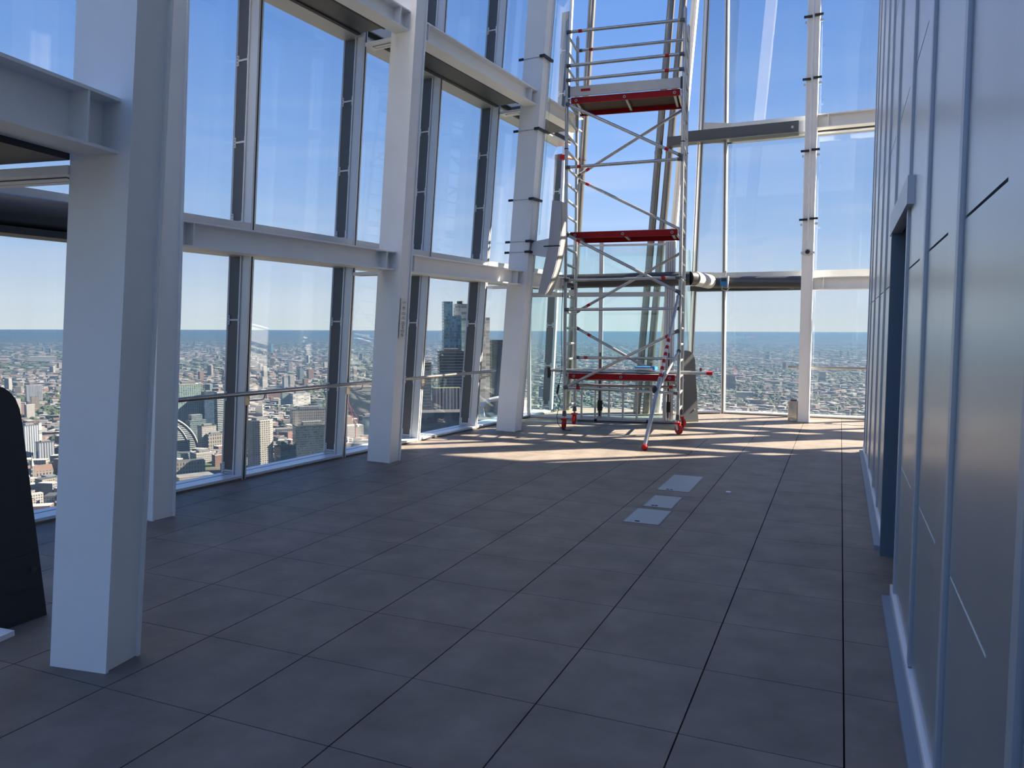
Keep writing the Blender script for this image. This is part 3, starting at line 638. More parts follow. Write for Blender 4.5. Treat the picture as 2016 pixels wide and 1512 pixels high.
# outrigger leg with striped section
o_ = thing('outrigger', 'x', 'x', T(TLn, 0, 0)); del o_['label'], o_['category']; o_.parent = tw; o_.location = T(TLn, 0, 0) - WL[tw]
P0, P1 = T(TLn - .02, -.06, 2.12), V((-2.354, 10.0, .045)); ov = P1 - P0
MB().tube(P0, P0 + ov * .60, .024, 14).build('upper_pole', 'alu', o_, smooth=True)
for k in range(12):
    a, b = .315 + k * .0235, .315 + (k + 1) * .0235
    MB().tube(P0 + ov * a, P0 + ov * b, .0255, 14).build('stripe', 'red_bright' if k % 2 == 0 else 'white_tape', o_, smooth=True)
MB().tube(P0 + ov * .58, P1, .029, 14).build('lower_pole', 'alu', o_, smooth=True)
MB().ball(P1, .045, 16, 12).build('ball_foot', 'red_bright', o_, smooth=True)
kn = P0 + ov * .655; MB().tube(T(TLn, -.05, 1.28), kn, .022, 12).build('side_strut', 'alu', o_, smooth=True)
MB().ball(kn + V((-.03, -.02, .01)), .04, 10, 8, sc=(1, 1, 1.3)).build('knob', 'black_plastic', o_, smooth=True)
MB().tube(P0 + V((0, .0, -.02)), P0 + V((0, .10, .02)), .035, 10).build('clamp', 'fin_grey', o_, smooth=True)
MB().tube(T(TLn, -.09, 1.28), T(TLn, .04, 1.28), .033, 10).build('clamp', 'fin_grey', o_, smooth=True)

# things on and around the tower
zb = .815 + .096
for k, (v, u0, u1, z, lab_) in enumerate(((.20, -.02, 2.20, .024, 'loose aluminium tube with a red end cap lying on the low platform, front'), (.31, -.30, 2.14, .024, 'loose aluminium tube lying on the low platform, middle'), (.43, -.28, 1.95, .024, 'loose aluminium tube lying on the low platform, rear'))):
    t = thing('spare_tube', lab_, 'tube', T((u0 + u1) / 2, v, zb), 'spare tubes on the low platform')
    MB().tube(T(u0, v, zb + z), T(u1, v, zb + z), .0235, 14).build('pole', 'alu', t, smooth=True)
    if k == 0: MB().tube(T(u1, v, zb + z), T(u1 + .09, v, zb + z), .029, 14).build('end_cap', 'red_bright', t, smooth=True)
    else: MB().tube(T(u0 - .03, v, zb + z), T(u0, v, zb + z), .029, 12).build('end_cap', 'alu_deck', t, smooth=True)
    if k == 1: tbox(MB(), (u0 - .05, v - .03, zb - .10), (u0 + .0, v + .02, zb + .075)).build('foot_clamp', 'black_plastic', t); MB().tube(T(u1 - .03, v, zb + .05), T(u1 - .03, v, zb + .10), .02, 10).build('pin', 'black_plastic', t)
b = thing('blue_packet', 'bright blue folded packet lying on the low platform tubes', 'packet', T(1.25, .27, zb + .06))
MB().prism([T(1.10, .16, zb + .062), T(1.40, .14, zb + .062), T(1.42, .33, zb + .062), T(1.12, .36, zb + .062)], (0, 0, .035)).build('sleeve', 'white_tape', b)
MB().prism([T(1.09, .15, zb + .097), T(1.41, .13, zb + .097), T(1.43, .34, zb + .097), T(1.11, .37, zb + .097)], (0, 0, .016)).prism([T(1.38, .135, zb + .061), T(1.415, .13, zb + .061), T(1.435, .34, zb + .061), T(1.40, .345, zb + .061)], (0, 0, .05)).build('wrap', 'blue_pack', b)
# spare end frame standing on its long side between tower and screen
A_, B_ = V((-4.22, 12.80, 0)), V((-2.42, 13.12, 0)); fd = (B_ - A_).normalized(); fn = V((-fd.y, fd.x, 0)); ln = fn * .06 + V((0, 0, .74))
lf = thing('ladder_frame', 'spare scaffold ladder frame standing on its side behind the tower', 'ladder frame', (A_ + B_) / 2)
MB().tube(A_ + V((0, 0, .026)), B_ + V((0, 0, .026)), .025, 12).build('stile', 'alu', lf, smooth=True); MB().tube(A_ + ln, B_ + ln, .025, 12).build('stile', 'alu', lf, smooth=True)
Lf = (B_ - A_).length
for k in range(8): p_ = A_ + fd * (.07 + k * (Lf - .14) / 7); MB().tube(p_ + V((0, 0, .03)), p_ + ln, .019, 10).build('rung', 'alu', lf, smooth=True)
for q in (.3, 1.2): MB().tube(A_ + fd * q + V((0, 0, .026)), A_ + fd * (q + .05) + V((0, 0, .026)), .029, 10).build('sleeve', 'black_plastic', lf, smooth=True)
c = thing('power_cable', 'thin dark cable hanging down the left scaffold leg to the floor', 'cable', T(-.05, -.05, 0))
pts = [T(-.03, -.03, 2.30), T(-.045, -.04, 1.9), T(-.05, -.04, 1.5), T(-.035, -.05, 1.1), T(-.04, -.05, .95), T(-.07, -.05, .78), T(-.09, -.05, .70)]
MB().path(pts, .0055, 6).build('upper_lead', 'black_plastic', c)
MB().tube(T(-.085, -.05, .72), T(-.11, -.05, .58), .02, 8).build('plug', 'black_plastic', c)
MB().path([T(-.11, -.05, .58), T(-.08, -.05, .52), T(-.05, -.06, .46), T(-.08, -.06, .36), T(-.11, -.06, .22), T(-.09, -.07, .10), T(-.03, -.08, .03), T(.06, -.12, .008), T(.14, -.10, .008)], .0055, 6).build('lower_lead', 'black_plastic', c)
j = thing('junction_box', 'small white junction box on the tube beside the left scaffold leg', 'junction box', (-4.3, 12.75, 2.2))
MB().box((-4.40, 12.80, 2.20), (-4.28, 12.88, 2.30)).build('case', 'bracket_white', j); MB().box((-4.37, 12.82, 2.30), (-4.31, 12.87, 2.34)).build('strap', 'black_plastic', j)

# ------------------------------------------------------------------ the city, 243 m below
GZ = -243.
def ray(x, y): return fw + rt * ((x - 1008) / FPX) - up * ((y - 756) / FPX)
def ground(x, y, z=GZ): d = ray(x, y); return EYE + d * ((z - EYE.z) / d.z)
def facade(name, wallc, winc, pu, pv, fu, fv, grough=.25, wrough=.7):
    m = bpy.data.materials.new(name); m.use_nodes = True; MATS[name] = m; nt = m.node_tree; n = nt.nodes; l = nt.links.new; b = n['Principled BSDF']
    uv = n.new('ShaderNodeUVMap'); sp_ = n.new('ShaderNodeSeparateXYZ'); l(uv.outputs[0], sp_.inputs[0])
    def M(op, a, bb):
        q = n.new('ShaderNodeMath'); q.operation = op
        for i, v in ((0, a), (1, bb)):
            if isinstance(v, (int, float)): q.inputs[i].default_value = v
            elif v is not None: l(v, q.inputs[i])
        return q.outputs[0]
    mu_ = M('LESS_THAN', M('FRACT', M('DIVIDE', sp_.outputs[0], pu), None), fu); mv_ = M('LESS_THAN', M('FRACT', M('DIVIDE', sp_.outputs[1], pv), None), fv)
    k = M('MULTIPLY', mu_, mv_)
    wn_ = n.new('ShaderNodeTexWhiteNoise'); wn_.noise_dimensions = '2D'; cv = n.new('ShaderNodeCombineXYZ'); l(M('FLOOR', M('DIVIDE', sp_.outputs[0], pu), None), cv.inputs[0]); l(M('FLOOR', M('DIVIDE', sp_.outputs[1], pv), None), cv.inputs[1]); l(cv.outputs[0], wn_.inputs[0])
    sc_ = n.new('ShaderNodeVectorMath'); sc_.operation = 'SCALE'; sc_.inputs[0].default_value = winc; l(M('ADD', M('MULTIPLY', wn_.outputs[0], 1.0), .5), sc_.inputs['Scale'])
    mx = n.new('ShaderNodeMix'); mx.data_type = 'RGBA'; l(k, mx.inputs[0]); mx.inputs[6].default_value = (*wallc, 1); l(sc_.outputs[0], mx.inputs[7]); l(mx.outputs[2], b.inputs['Base Color'])
    rr = n.new('ShaderNodeMapRange'); l(k, rr.inputs[0]); rr.inputs[3].default_value = wrough; rr.inputs[4].default_value = grough; l(rr.outputs[0], b.inputs['Roughness'])
facade('f_white', (0.206, 0.197, 0.185), (0.043, 0.051, 0.060), 3.2, 3.6, .6, .5); facade('f_beige', (0.154, 0.129, 0.103), (0.030, 0.034, 0.039), 3.0, 3.4, .55, .5)
facade('f_brick', (0.108, 0.056, 0.039), (0.034, 0.034, 0.039), 2.8, 3.2, .5, .5); facade('f_grey', (0.112, 0.112, 0.116), (0.034, 0.043, 0.056), 3.0, 3.6, .65, .55)
facade('f_glass', (0.094, 0.116, 0.120), (0.030, 0.051, 0.060), 3.0, 3.8, .85, .75, .12); facade('f_green', (0.172, 0.206, 0.202), (0.060, 0.108, 0.103), 4.5, 3.9, .72, .8, .12)
facade('f_dark', (0.026, 0.034, 0.043), (0.013, 0.022, 0.032), 3.0, 4.0, .85, .8, .12); facade('f_vert', (0.180, 0.189, 0.202), (0.043, 0.056, 0.077), 4.2, 300, .5, 1, .2)
facade('f_band', (0.197, 0.202, 0.202), (0.026, 0.039, 0.048), 60, 3.9, 1, .6, .15); facade('f_blue', (0.123, 0.213, 0.260), (0.082, 0.179, 0.237), 3.0, 4.2, .88, .85, .08)
facade('f_pale', (0.399, 0.386, 0.360), (0.289, 0.295, 0.289), 9, 4.6, .93, .86, .2); facade('f_navy', (0.020, 0.037, 0.060), (0.015, 0.032, 0.056), 3.0, 4.0, .85, .8, .12)
facade('f_concrete', (0.172, 0.168, 0.151), (0.039, 0.043, 0.048), 4.0, 3.7, .5, .58); facade('f_stone', (0.146, 0.133, 0.116), (0.034, 0.034, 0.039), 4.6, 7, .45, .65)
mat('roof_grey', (0.094, 0.094, 0.094), .8, 0, (.05, .3)); mat('roof_white', (0.257, 0.249, 0.236), .7, 0, (.05, .12)); mat('roof_brown', (0.086, 0.051, 0.037), .8, 0, (.08, .2)); mat('roof_dark', (0.034, 0.037, 0.039), .7); mat('roof_green', (0.043, 0.056, 0.026), .9, 0, (.1, .3)); mat('terracotta', (0.215, 0.086, 0.048), .7)
mat('foliage', (0.020, 0.032, 0.009), .9, 0, (.03, .5)); mat('crane_red', (0.257, 0.022, 0.022), .5); mat('arch_glass', (0.129, 0.172, 0.206), .15, .5)
mat('rim_white', (.50, .50, .50), .5)
# ground
m = bpy.data.materials.new('city_ground'); m.use_nodes = True; MATS['city_ground'] = m; n = m.node_tree.nodes; l = m.node_tree.links.new; b = n['Principled BSDF']; b.inputs['Roughness'].default_value = .95; b.inputs['Specular IOR Level'].default_value = .1
g = n.new('ShaderNodeNewGeometry')
def tex(kind, sc, **kw):
    t = n.new(kind); t.inputs['Scale'].default_value = sc; l(g.outputs['Position'], t.inputs[0])
    for k, v in kw.items(): t.inputs[k].default_value = v
    return t
t1 = tex('ShaderNodeTexNoise', .0009, Detail=8, Roughness=.65); t2 = tex('ShaderNodeTexNoise', .012, Detail=5, Roughness=.7); t3 = tex('ShaderNodeTexVoronoi', .016)
rp = n.new('ShaderNodeValToRGB'); l(t1.outputs[0], rp.inputs[0]); rp.color_ramp.elements[0].position = .38; rp.color_ramp.elements[0].color = (0.034, 0.048, 0.019, 1); rp.color_ramp.elements[1].position = .58; rp.color_ramp.elements[1].color = (0.096, 0.089, 0.077, 1)
rp2 = n.new('ShaderNodeValToRGB'); l(t2.outputs[0], rp2.inputs[0]); rp2.color_ramp.elements[0].position = .4; rp2.color_ramp.elements[0].color = (0.017, 0.029, 0.012, 1); rp2.color_ramp.elements[1].position = .62; rp2.color_ramp.elements[1].color = (0.144, 0.130, 0.110, 1)
mx = n.new('ShaderNodeMix'); mx.data_type = 'RGBA'; mx.inputs[0].default_value = .55; l(rp.outputs[0], mx.inputs[6]); l(rp2.outputs[0], mx.inputs[7])
mx2 = n.new('ShaderNodeMix'); mx2.data_type = 'RGBA'; mx2.blend_type = 'MULTIPLY'; mx2.inputs[0].default_value = .5; l(mx.outputs[2], mx2.inputs[6]); l(t3.outputs['Color'], mx2.inputs[7]); l(mx2.outputs[2], b.inputs['Base Color'])
gm = MB(); nseg = 96
gm.v = [V((0, 0, GZ))] + [V((28600 * math.cos(2 * math.pi * i / nseg), 28600 * math.sin(2 * math.pi * i / nseg), GZ)) for i in range(nseg)]
for i in range(nseg): gm.poly((0, 1 + i, 1 + (i + 1) % nseg))
go = gm.build('ground', 'city_ground', org=(0, 0, GZ), kind='structure'); tag(go, 'hazy green and grey city ground stretching to the horizon', 'ground')

FOOT = []; MARKS = []
def walls(mb, pts, z0, z1, mw=0, mr=1, v0=0):
    """extruded footprint with metric UVs on its walls"""
    pts = [V((p[0], p[1], 0)) for p in pts]; n_ = len(pts); ar = sum(pts[i].x * pts[(i + 1) % n_].y - pts[(i + 1) % n_].x * pts[i].y for i in range(n_))
    if ar < 0: pts.reverse()
    b = len(mb.v); mb.v += [V((p.x, p.y, z0)) for p in pts] + [V((p.x, p.y, z1)) for p in pts]; u = 0
    for i in range(n_):
        j_ = (i + 1) % n_; L_ = (pts[j_] - pts[i]).length
        mb.poly((b + i, b + j_, b + n_ + j_, b + n_ + i), mw, ((u, 0), (u + L_, 0), (u + L_, z1 - z0), (u, z1 - z0))); u += L_
    mb.poly([b + n_ + i for i in range(n_)], mr, [(0, 0)] * n_); return mb
def rect(c, w_, d_, a): e = V((math.cos(a), math.sin(a), 0)); f_ = V((-e.y, e.x, 0)); return [c - e * w_ / 2 - f_ * d_ / 2, c + e * w_ / 2 - f_ * d_ / 2, c + e * w_ / 2 + f_ * d_ / 2, c - e * w_ / 2 + f_ * d_ / 2]
def place(x0, x1, yt, yb):
    G = ground((x0 + x1) / 2, yb); dist = (G - EYE).dot(fw); wd = (x1 - x0) / FPX * dist; d = ray((x0 + x1) / 2, yt); h = math.hypot(G.x, G.y) / math.hypot(d.x, d.y)
    zt = EYE.z + d.z * h; az = math.atan2(G.x, G.y); FOOT.append((G.x, G.y, wd * .75 + 12)); return G, wd, zt, az
def bld(name, label, x0, x1, yt, yb, wm, rm='roof_grey', rot=25, ratio=.8, plant=True, cat='building', sides=4):
    G, wd, zt, az = place(x0, x1, yt, yb); a = -az + math.radians(rot); r_ = abs(math.radians(rot)); W = wd / (math.cos(r_) + ratio * math.sin(r_)); D = W * ratio
    away = V((math.sin(az), math.cos(az), 0)); c = V((G.x, G.y, 0)) + away * (D * .5)
    MARKS.append((name, (x0 + x1) / 2, min(yb, yt + 60)))
    t = thing(name, label, cat, (c.x, c.y, GZ))
    pts = rect(c, W, D, a)
    if sides == 8: pts = [p for q in range(4) for p in (pts[q].lerp(pts[(q + 1) % 4], .25), pts[q].lerp(pts[(q + 1) % 4], .75))]
    bo = walls(MB(), pts, GZ, zt).build('body', [wm, rm], t, (c.x, c.y, GZ))
    if plant:
        h = max(2.5, min(6, W * .12)); walls(MB(), rect(c + away * D * .05, W * .55, D * .5, a), zt, zt + h).build('plant_room', ['f_grey', 'roof_grey'], t)
        pr_ = MB()
        for i in range(len(pts)):
            p_, q_ = pts[i], pts[(i + 1) % len(pts)]; u_ = (q_ - p_).normalized(); nn_ = V((u_.y, -u_.x, 0))
            pr_.prism([V((*(p_ + nn_ * .4).xy, zt - .2)), V((*(q_ + nn_ * .4).xy, zt - .2)), V((*(q_ - nn_ * .6).xy, zt - .2)), V((*(p_ - nn_ * .6).xy, zt - .2))], (0, 0, 1.4))
        pr_.build('parapet', rm, t)
    return t, c, W, D, a, zt
# landmarks seen past the nearest column
bld('office_slab', 'pale grey slab block in mid distance left of the nearest column', 53, 82, 759, 792, 'f_vert', 'roof_white', 10, .4)
bld('housing_block', 'white housing block below the pale grey slab', 50, 68, 797, 826, 'f_white', 'roof_white', 25, .6)
bld('housing_block', 'pink-brown housing block next to the dark left fin', 36, 50, 797, 818, 'f_brick', 'roof_brown', 25, .6)
bld('striped_tower', 'tall blue-grey and white striped tower left of the nearest column', 41, 76, 838, 908, 'f_vert', 'roof_dark', 30, .7)
bld('slim_tower', 'slim white tower behind the striped tower', 76, 83, 834, 876, 'f_pale', 'roof_white', 20, 1)
bld('office_block', 'grey ribbed office block right of the striped tower', 74, 106, 871, 910, 'f_vert', 'roof_dark', 15, .6)
bld('white_depot', 'low white building near the bottom of the first window', 58, 84, 972, 992, 'f_white', 'roof_white', 20, .6, False)
bld('terracotta_block', 'low terracotta block at the bottom of the first window', 62, 98, 998, 1014, 'f_brick', 'terracotta', 35, .5, False)
bld('stadium', 'far white stadium roof near the horizon at the left', 64, 108, 702, 711, 'f_white', 'roof_white', 0, .5, False)
t, c, W, D, a, zt = bld('church', 'church with brown pitched roof and pale spire left of the nearest column', 52, 102, 928, 946, 'f_stone', 'roof_brown', 12, .5, False)
pp = rect(c, W, D, a); e0, e1 = (pp[0] + pp[3]) / 2, (pp[1] + pp[2]) / 2
r_ = MB(); b_ = len(r_.v); r_.v += [V((*p.xy, zt)) for p in pp] + [V((*e0.xy, zt + 9)), V((*e1.xy, zt + 9))]
for q in ((0, 1, 5, 4), (2, 3, 4, 5), (1, 2, 5), (3, 0, 4)): r_.poly(q)
r_.build('pitched_roof', 'roof_brown', t)
cs = pp[0].lerp(pp[1], .22); walls(MB(), rect(cs, 5, 5, a), GZ, zt + 10).build('bell_tower', ['f_stone', 'roof_grey'], t); MB().tube((cs.x, cs.y, zt + 10), (cs.x, cs.y, zt + 27), 2.6, 8, .1).build('spire', 'roof_white', t)
# second window
bld('green_glass_tower', 'green-glazed tower behind the handrail in the second window', 346, 399, 757, 868, 'f_green', 'roof_white', 12, .6)
bld('dark_tower', 'dark blue slab tower between the green tower and the striped one', 399, 426, 772, 868, 'f_navy', 'roof_dark', 18, .8)
bld('banded_tower', 'white and grey banded tower beside the dark fin, second window', 424, 446, 772, 872, 'f_band', 'roof_white', 25, .8)
t, c, W, D, a, zt = bld('stepped_block', 'stepped glass office block in front of the dark tower', 368, 405, 828, 882, 'f_glass', 'roof_grey', 22, .7)
walls(MB(), rect(c + V((-W * .08, D * .1, 0)), W * .7, D * .7, a), zt, zt + 11).build('upper_step', ['f_glass', 'roof_grey'], t)
bld('lattice_block', 'white latticed office block right of the curved glass building', 391, 426, 839, 893, 'f_white', 'roof_green', 24, .7)
bld('stone_office', 'grey stone office block at the edge of the second window', 402, 442, 855, 893, 'f_stone', 'roof_grey', 24, .7)
bld('colonnade_building', 'low grey building with a columned front in the second window', 336, 402, 909, 932, 'f_stone', 'roof_dark', 8, .5, False)
bld('white_roof_block', 'white roofed block above the columned building', 376, 424, 892, 912, 'f_white', 'roof_white', 22, .8)
bld('brick_block', 'small red brick block with white roof in the second window', 418, 440, 896, 918, 'f_brick', 'roof_white', 25, .8)
bld('low_roof_block', 'long low grey-roofed block at the bottom of the second window', 345, 420, 938, 952, 'f_beige', 'roof_grey', 15, .6, False)
bld('low_roof_block', 'lowest pale-roofed block touching the sill of the second window', 345, 398, 953, 968, 'f_beige', 'roof_white', 12, .6, False)
# curved glass building: quarter-ellipse profile, banded side and glazed spine
G, wd, zt, az = place(300, 391, 814, 893); t = thing('curved_glass_building', 'curved glass office building like a giant shell in the second window', 'building', G)
ex = V((math.cos(-az + .35), math.sin(-az + .35), 0)); ey = V((-ex.y, ex.x, 0)); H_ = zt - GZ; n_ = 20; g0 = V((G.x, G.y, GZ)) - ex * wd * .5
prof = [(wd * math.sin(math.pi / 2 * i / n_), H_ * math.cos(math.pi / 2 * i / n_)) for i in range(n_ + 1)]
mb = MB(); dep = wd * .55
P = [[g0 + ex * x + ey * (dep * k) + V((0, 0, z)) for x, z in prof] for k in (0, 1)]
for i in range(n_):
    b_ = len(mb.v); mb.v += [P[0][i], P[0][i + 1], P[1][i + 1], P[1][i]]; mb.poly((b_, b_ + 1, b_ + 2, b_ + 3), 1)
b_ = len(mb.v); mb.v += [g0] + P[0]
for i in range(n_): mb.poly((b_, b_ + 2 + i, b_ + 1 + i), 0, ((0, 0), (prof[i + 1][0], prof[i + 1][1]), (prof[i][0], prof[i][1])))
mb.build('shell', ['f_band', 'arch_glass'], t, G)
MB().path([p - ey * .5 for p in P[0]], 1.6, 6).build('rim', 'roof_white', t, G); MB().path([P[0][0] * .0 + g0 + ex * x * .8 + V((0, 0, z * .93)) - ey * .8 for x, z in prof], 1.0, 6).build('inner_rib', 'roof_white', t, G)
# third window
bld('concrete_tower', 'pale concrete tower with chamfered corners in the third window', 484, 543, 829, 930, 'f_concrete', 'roof_white', 28, .9, True, 'building', 8)
t, c, W, D, a, zt = bld('glass_block', 'dark glass block with planted roof right of the concrete tower', 541, 579, 880, 922, 'f_dark', 'roof_green', 28, .9)
walls(MB(), rect(c + V((-W * .2, W * .1, 0)), W * .5, D * .6, a), zt, zt + 9).build('upper_step', ['f_glass', 'roof_green'], t)
bld('round_roof_hall', 'low hall with a rounded grey roof in the third window', 543, 580, 844, 862, 'f_stone', 'roof_grey', 5, .6, False)
bld('dark_glass_tower', 'dark blue-green glass block at the lower right of the third window', 578, 652, 838, 924, 'f_dark', 'roof_dark', 12, .5)
bld('arcaded_building', 'long stone building with tall arches in the third window', 572, 644, 806, 836, 'f_stone', 'roof_dark', 8, .5)
bld('white_office', 'broad white office block in the middle of the third window', 570, 611, 775, 800, 'f_pale', 'roof_white', 20, .6)
bld('glass_office', 'pale blue glass office left of the broad white one', 553, 572, 773, 800, 'f_green', 'roof_white', 15, .8)
bld('terracotta_tower', 'small terracotta tower in the third window', 531, 538, 782, 796, 'f_brick', 'terracotta', 20, 1, False)
bld('brick_offices', 'red-brown office row behind the handrail, third window', 515, 553, 768, 786, 'f_brick', 'roof_grey', 15, .6)
bld('white_slab', 'bright white-ended slab in the third window above the handrail', 512, 527, 744, 768, 'f_white', 'roof_white', 35, .8)
bld('blue_slab', 'slim blue-grey tower above the handrail in the third window', 556, 567, 743, 768, 'f_vert', 'roof_grey', 30, .8)
bld('dark_slab', 'dark housing tower far off in the third window', 584, 593, 722, 746, 'f_navy', 'roof_dark', 15, .8)
bld('brown_tower', 'brown housing tower far off beside the dark one', 604, 618, 728, 748, 'f_brick', 'roof_brown', 25, .8)
bld('far_tower', 'left of two pale far towers near the horizon, third window', 528, 531.5, 679, 694, 'f_pale', 'roof_white', 20, 1, False)
bld('far_tower', 'right of two pale far towers near the horizon, third window', 533, 538, 677, 694, 'f_blue', 'roof_white', 20, 1, False)
bld('far_block', 'tan block near the horizon in the third window', 549, 556, 682, 692, 'f_beige', 'roof_white', 20, 1, False)
bld('white_flats', 'white flats at the right of the third window near the dark fin', 636, 645, 713, 728, 'f_white', 'roof_white', 30, .8, False)
# fourth window and red crane
bld('dark_office', 'dark office block behind the handrail in the narrow fourth window', 686, 742, 762, 826, 'f_dark', 'roof_grey', 14, .6)
bld('dark_frame_block', 'dark gridded block right of the red crane', 706, 745, 820, 862, 'f_navy', 'roof_grey', 20, .7)
bld('pale_roof_block', 'pale low roofs under the red crane', 676, 716, 838, 868, 'f_white', 'roof_white', 20, .7, False)
bld('brick_tower', 'pinkish far tower in the narrow fourth window', 694, 703, 722, 752, 'f_beige', 'roof_white', 25, .8)
G = ground(700, 872); FOOT.append((G.x, G.y, 20)); t = thing('tower_crane', 'red luffing tower crane in the narrow fourth window', 'crane', G)
cd = (G - EYE).dot(fw); pxm = cd / FPX
def up_at(x, y): d = ray(x, y); k = math.hypot(G.x, G.y) / math.hypot(d.x, d.y); return EYE + d * k
MB().tube((G.x, G.y, GZ), up_at(700, 838), 1.3, 6).build('tower_mast', 'crane_red', t); MB().tube(up_at(700, 840), up_at(685, 786), 1.1, 6, .6).build('jib', 'crane_red', t); MB().tube(up_at(700, 838), up_at(705, 822), .9, 6).build('a_frame', 'crane_red', t); MB().tube(up_at(705, 823), up_at(688, 798), .25, 5).build('pendant', 'crane_red', t); MB().box(tuple(up_at(703, 840) - V((3, 3, 0))), tuple(up_at(703, 840) + V((3, 3, 4)))).build('counterweight', 'roof_white', t)
# skyscraper cluster
t, c, W, D, a, zt = bld('glass_skyscraper', 'tallest blue glass skyscraper, two tiers rising above the horizon', 871, 909, 622, 975, 'f_blue', 'roof_grey', 8, .9, False)
d_ = ray(880, 594); ztop = EYE.z + d_.z * math.hypot(c.x, c.y) / math.hypot(d_.x, d_.y); ea = V((math.cos(a), math.sin(a), 0))
walls(MB(), rect(c - ea * W * .25, W * .5, D * .98, a), zt, ztop).build('upper_tier', ['f_blue', 'roof_grey'], t); walls(MB(), rect(c + ea * W * .38 + V((0, D * .4, 0)), W * .8, D * .8, a), GZ, ztop - 3).build('rear_tier', ['f_pale', 'roof_white'], t)
MB().box((c.x + W * .2, c.y + D * .3, ztop - 3), (c.x + W * .55, c.y + D * .5, ztop + 1)).build('roof_gantry', 'roof_dark', t)
bld('banded_office', 'grey glass office with pale floor bands in front of the skyscraper', 862, 916, 693, 1005, 'f_band', 'roof_grey', 6, .8)
bld('dark_fin_block', 'dark glass block with vertical ribs below the banded office', 851, 909, 764, 1035, 'f_vert', 'roof_green', 10, .5, False)
bld('dark_corner_block', 'dark block at the left edge of the skyscraper window', 824, 850, 714, 1022, 'f_dark', 'roof_grey', 18, .8)
bld('pale_tower', 'tall pale tower with thin floor lines left of the clamped column', 941, 964, 625, 985, 'f_pale', 'roof_white', 15, .7, False)
bld('navy_tower', 'dark navy tower left of the clamped column', 964, 995, 669, 992, 'f_navy', 'roof_dark', 12, .8, False)
bld('shadowed_block', 'low dark block at the foot of the skyscraper window', 822, 915, 812, 1060, 'f_navy', 'roof_dark', 5, .6, False)
bld('shadowed_block', 'dark block below the curved white roof', 918, 990, 826, 1092, 'f_navy', 'roof_dark', 10, .6, False)
G, wd, zt, az = place(936, 1012, 787, 1075); t = thing('curved_top_tower', 'tower with a flared curved white top and louvred roof', 'building', G)
ea = V((math.cos(az), -math.sin(az), 0)); eb = V((math.sin(az), math.cos(az), 0)); g1 = V((G.x, G.y, 0)); s_ = wd / 76
def q(x, y, off=0): d = ray(x, y); k = (math.hypot(G.x, G.y) + off) / math.hypot(d.x, d.y); return EYE + d * k
outl = [(957, 829), (950, 815), (948, 803), (953, 793), (964, 788), (980, 784.5), (1000, 783.5), (1020, 786)]; low = [(957, 829), (970, 823), (985, 819), (1000, 817), (1020, 816)]
MB().path([q(x, y) for x, y in outl], 2.6, 8).build('roof_rim', 'rim_white', t, G); MB().path([q(x, y, -6) for x, y in low], 2.0, 8).build('lower_rim', 'rim_white', t, G)
ro = MB(); b_ = len(ro.v); top_ = [q(*p, 4) for p in outl]; lo2 = [q(957, 829, -5)] + [q(960 + i * 10, 827 - i * 2 - .1 * i, -5) for i in range(1, 7)] + [q(1020, 816, -5)]
ro.v += top_ + lo2
for i in range(7): ro.poly((b_ + i, b_ + 8 + i, b_ + 9 + i, b_ + 1 + i))
ro.build('louvred_roof', 'roof_grey', t, G)
walls(MB(), rect(V((*q(985, 830, 14).xy, 0)), wd * .72, wd * .45, -az), GZ, q(985, 826).z).build('body', ['f_vert', 'roof_grey'], t)
# seen through the far wall
bld('grey_tower', 'grey tower block low in the far window beside the mullion', 1429, 1447, 739, 768, 'f_brick', 'roof_grey', 20, .7)
bld('tan_block', 'tan brick block low in the far window', 1476, 1497, 787, 798, 'f_beige', 'terracotta', 20, .6, False)
bld('twin_block', 'brown and blue block in the middle of the far window', 1517, 1532, 751, 762, 'f_brick', 'roof_grey', 20, .7, False)
bld('pale_terrace', 'long pale terrace low in the far window', 1448, 1482, 772, 784, 'f_white', 'roof_white', 12, .4, False)
for k_, (x_, yt_, yb_) in enumerate(((1613, 694, 704), (1655, 690, 704), (1669, 693, 704))):
    bld('far_tower', ('left', 'tallest middle', 'right')[k_] + ' one of three pale far towers right of the far column', x_ - 1.6, x_ + 1.6, yt_, yb_, 'f_beige', 'roof_white', 20, 1, False)
bld('orange_flats', 'sunlit tan flats right of the far column', 1615, 1625, 738, 747, 'f_beige', 'roof_white', 20, .7, False)
bld('far_tower', 'single pale tower left of the far column', 1550, 1553, 702, 710, 'f_white', 'roof_white', 20, 1, False)

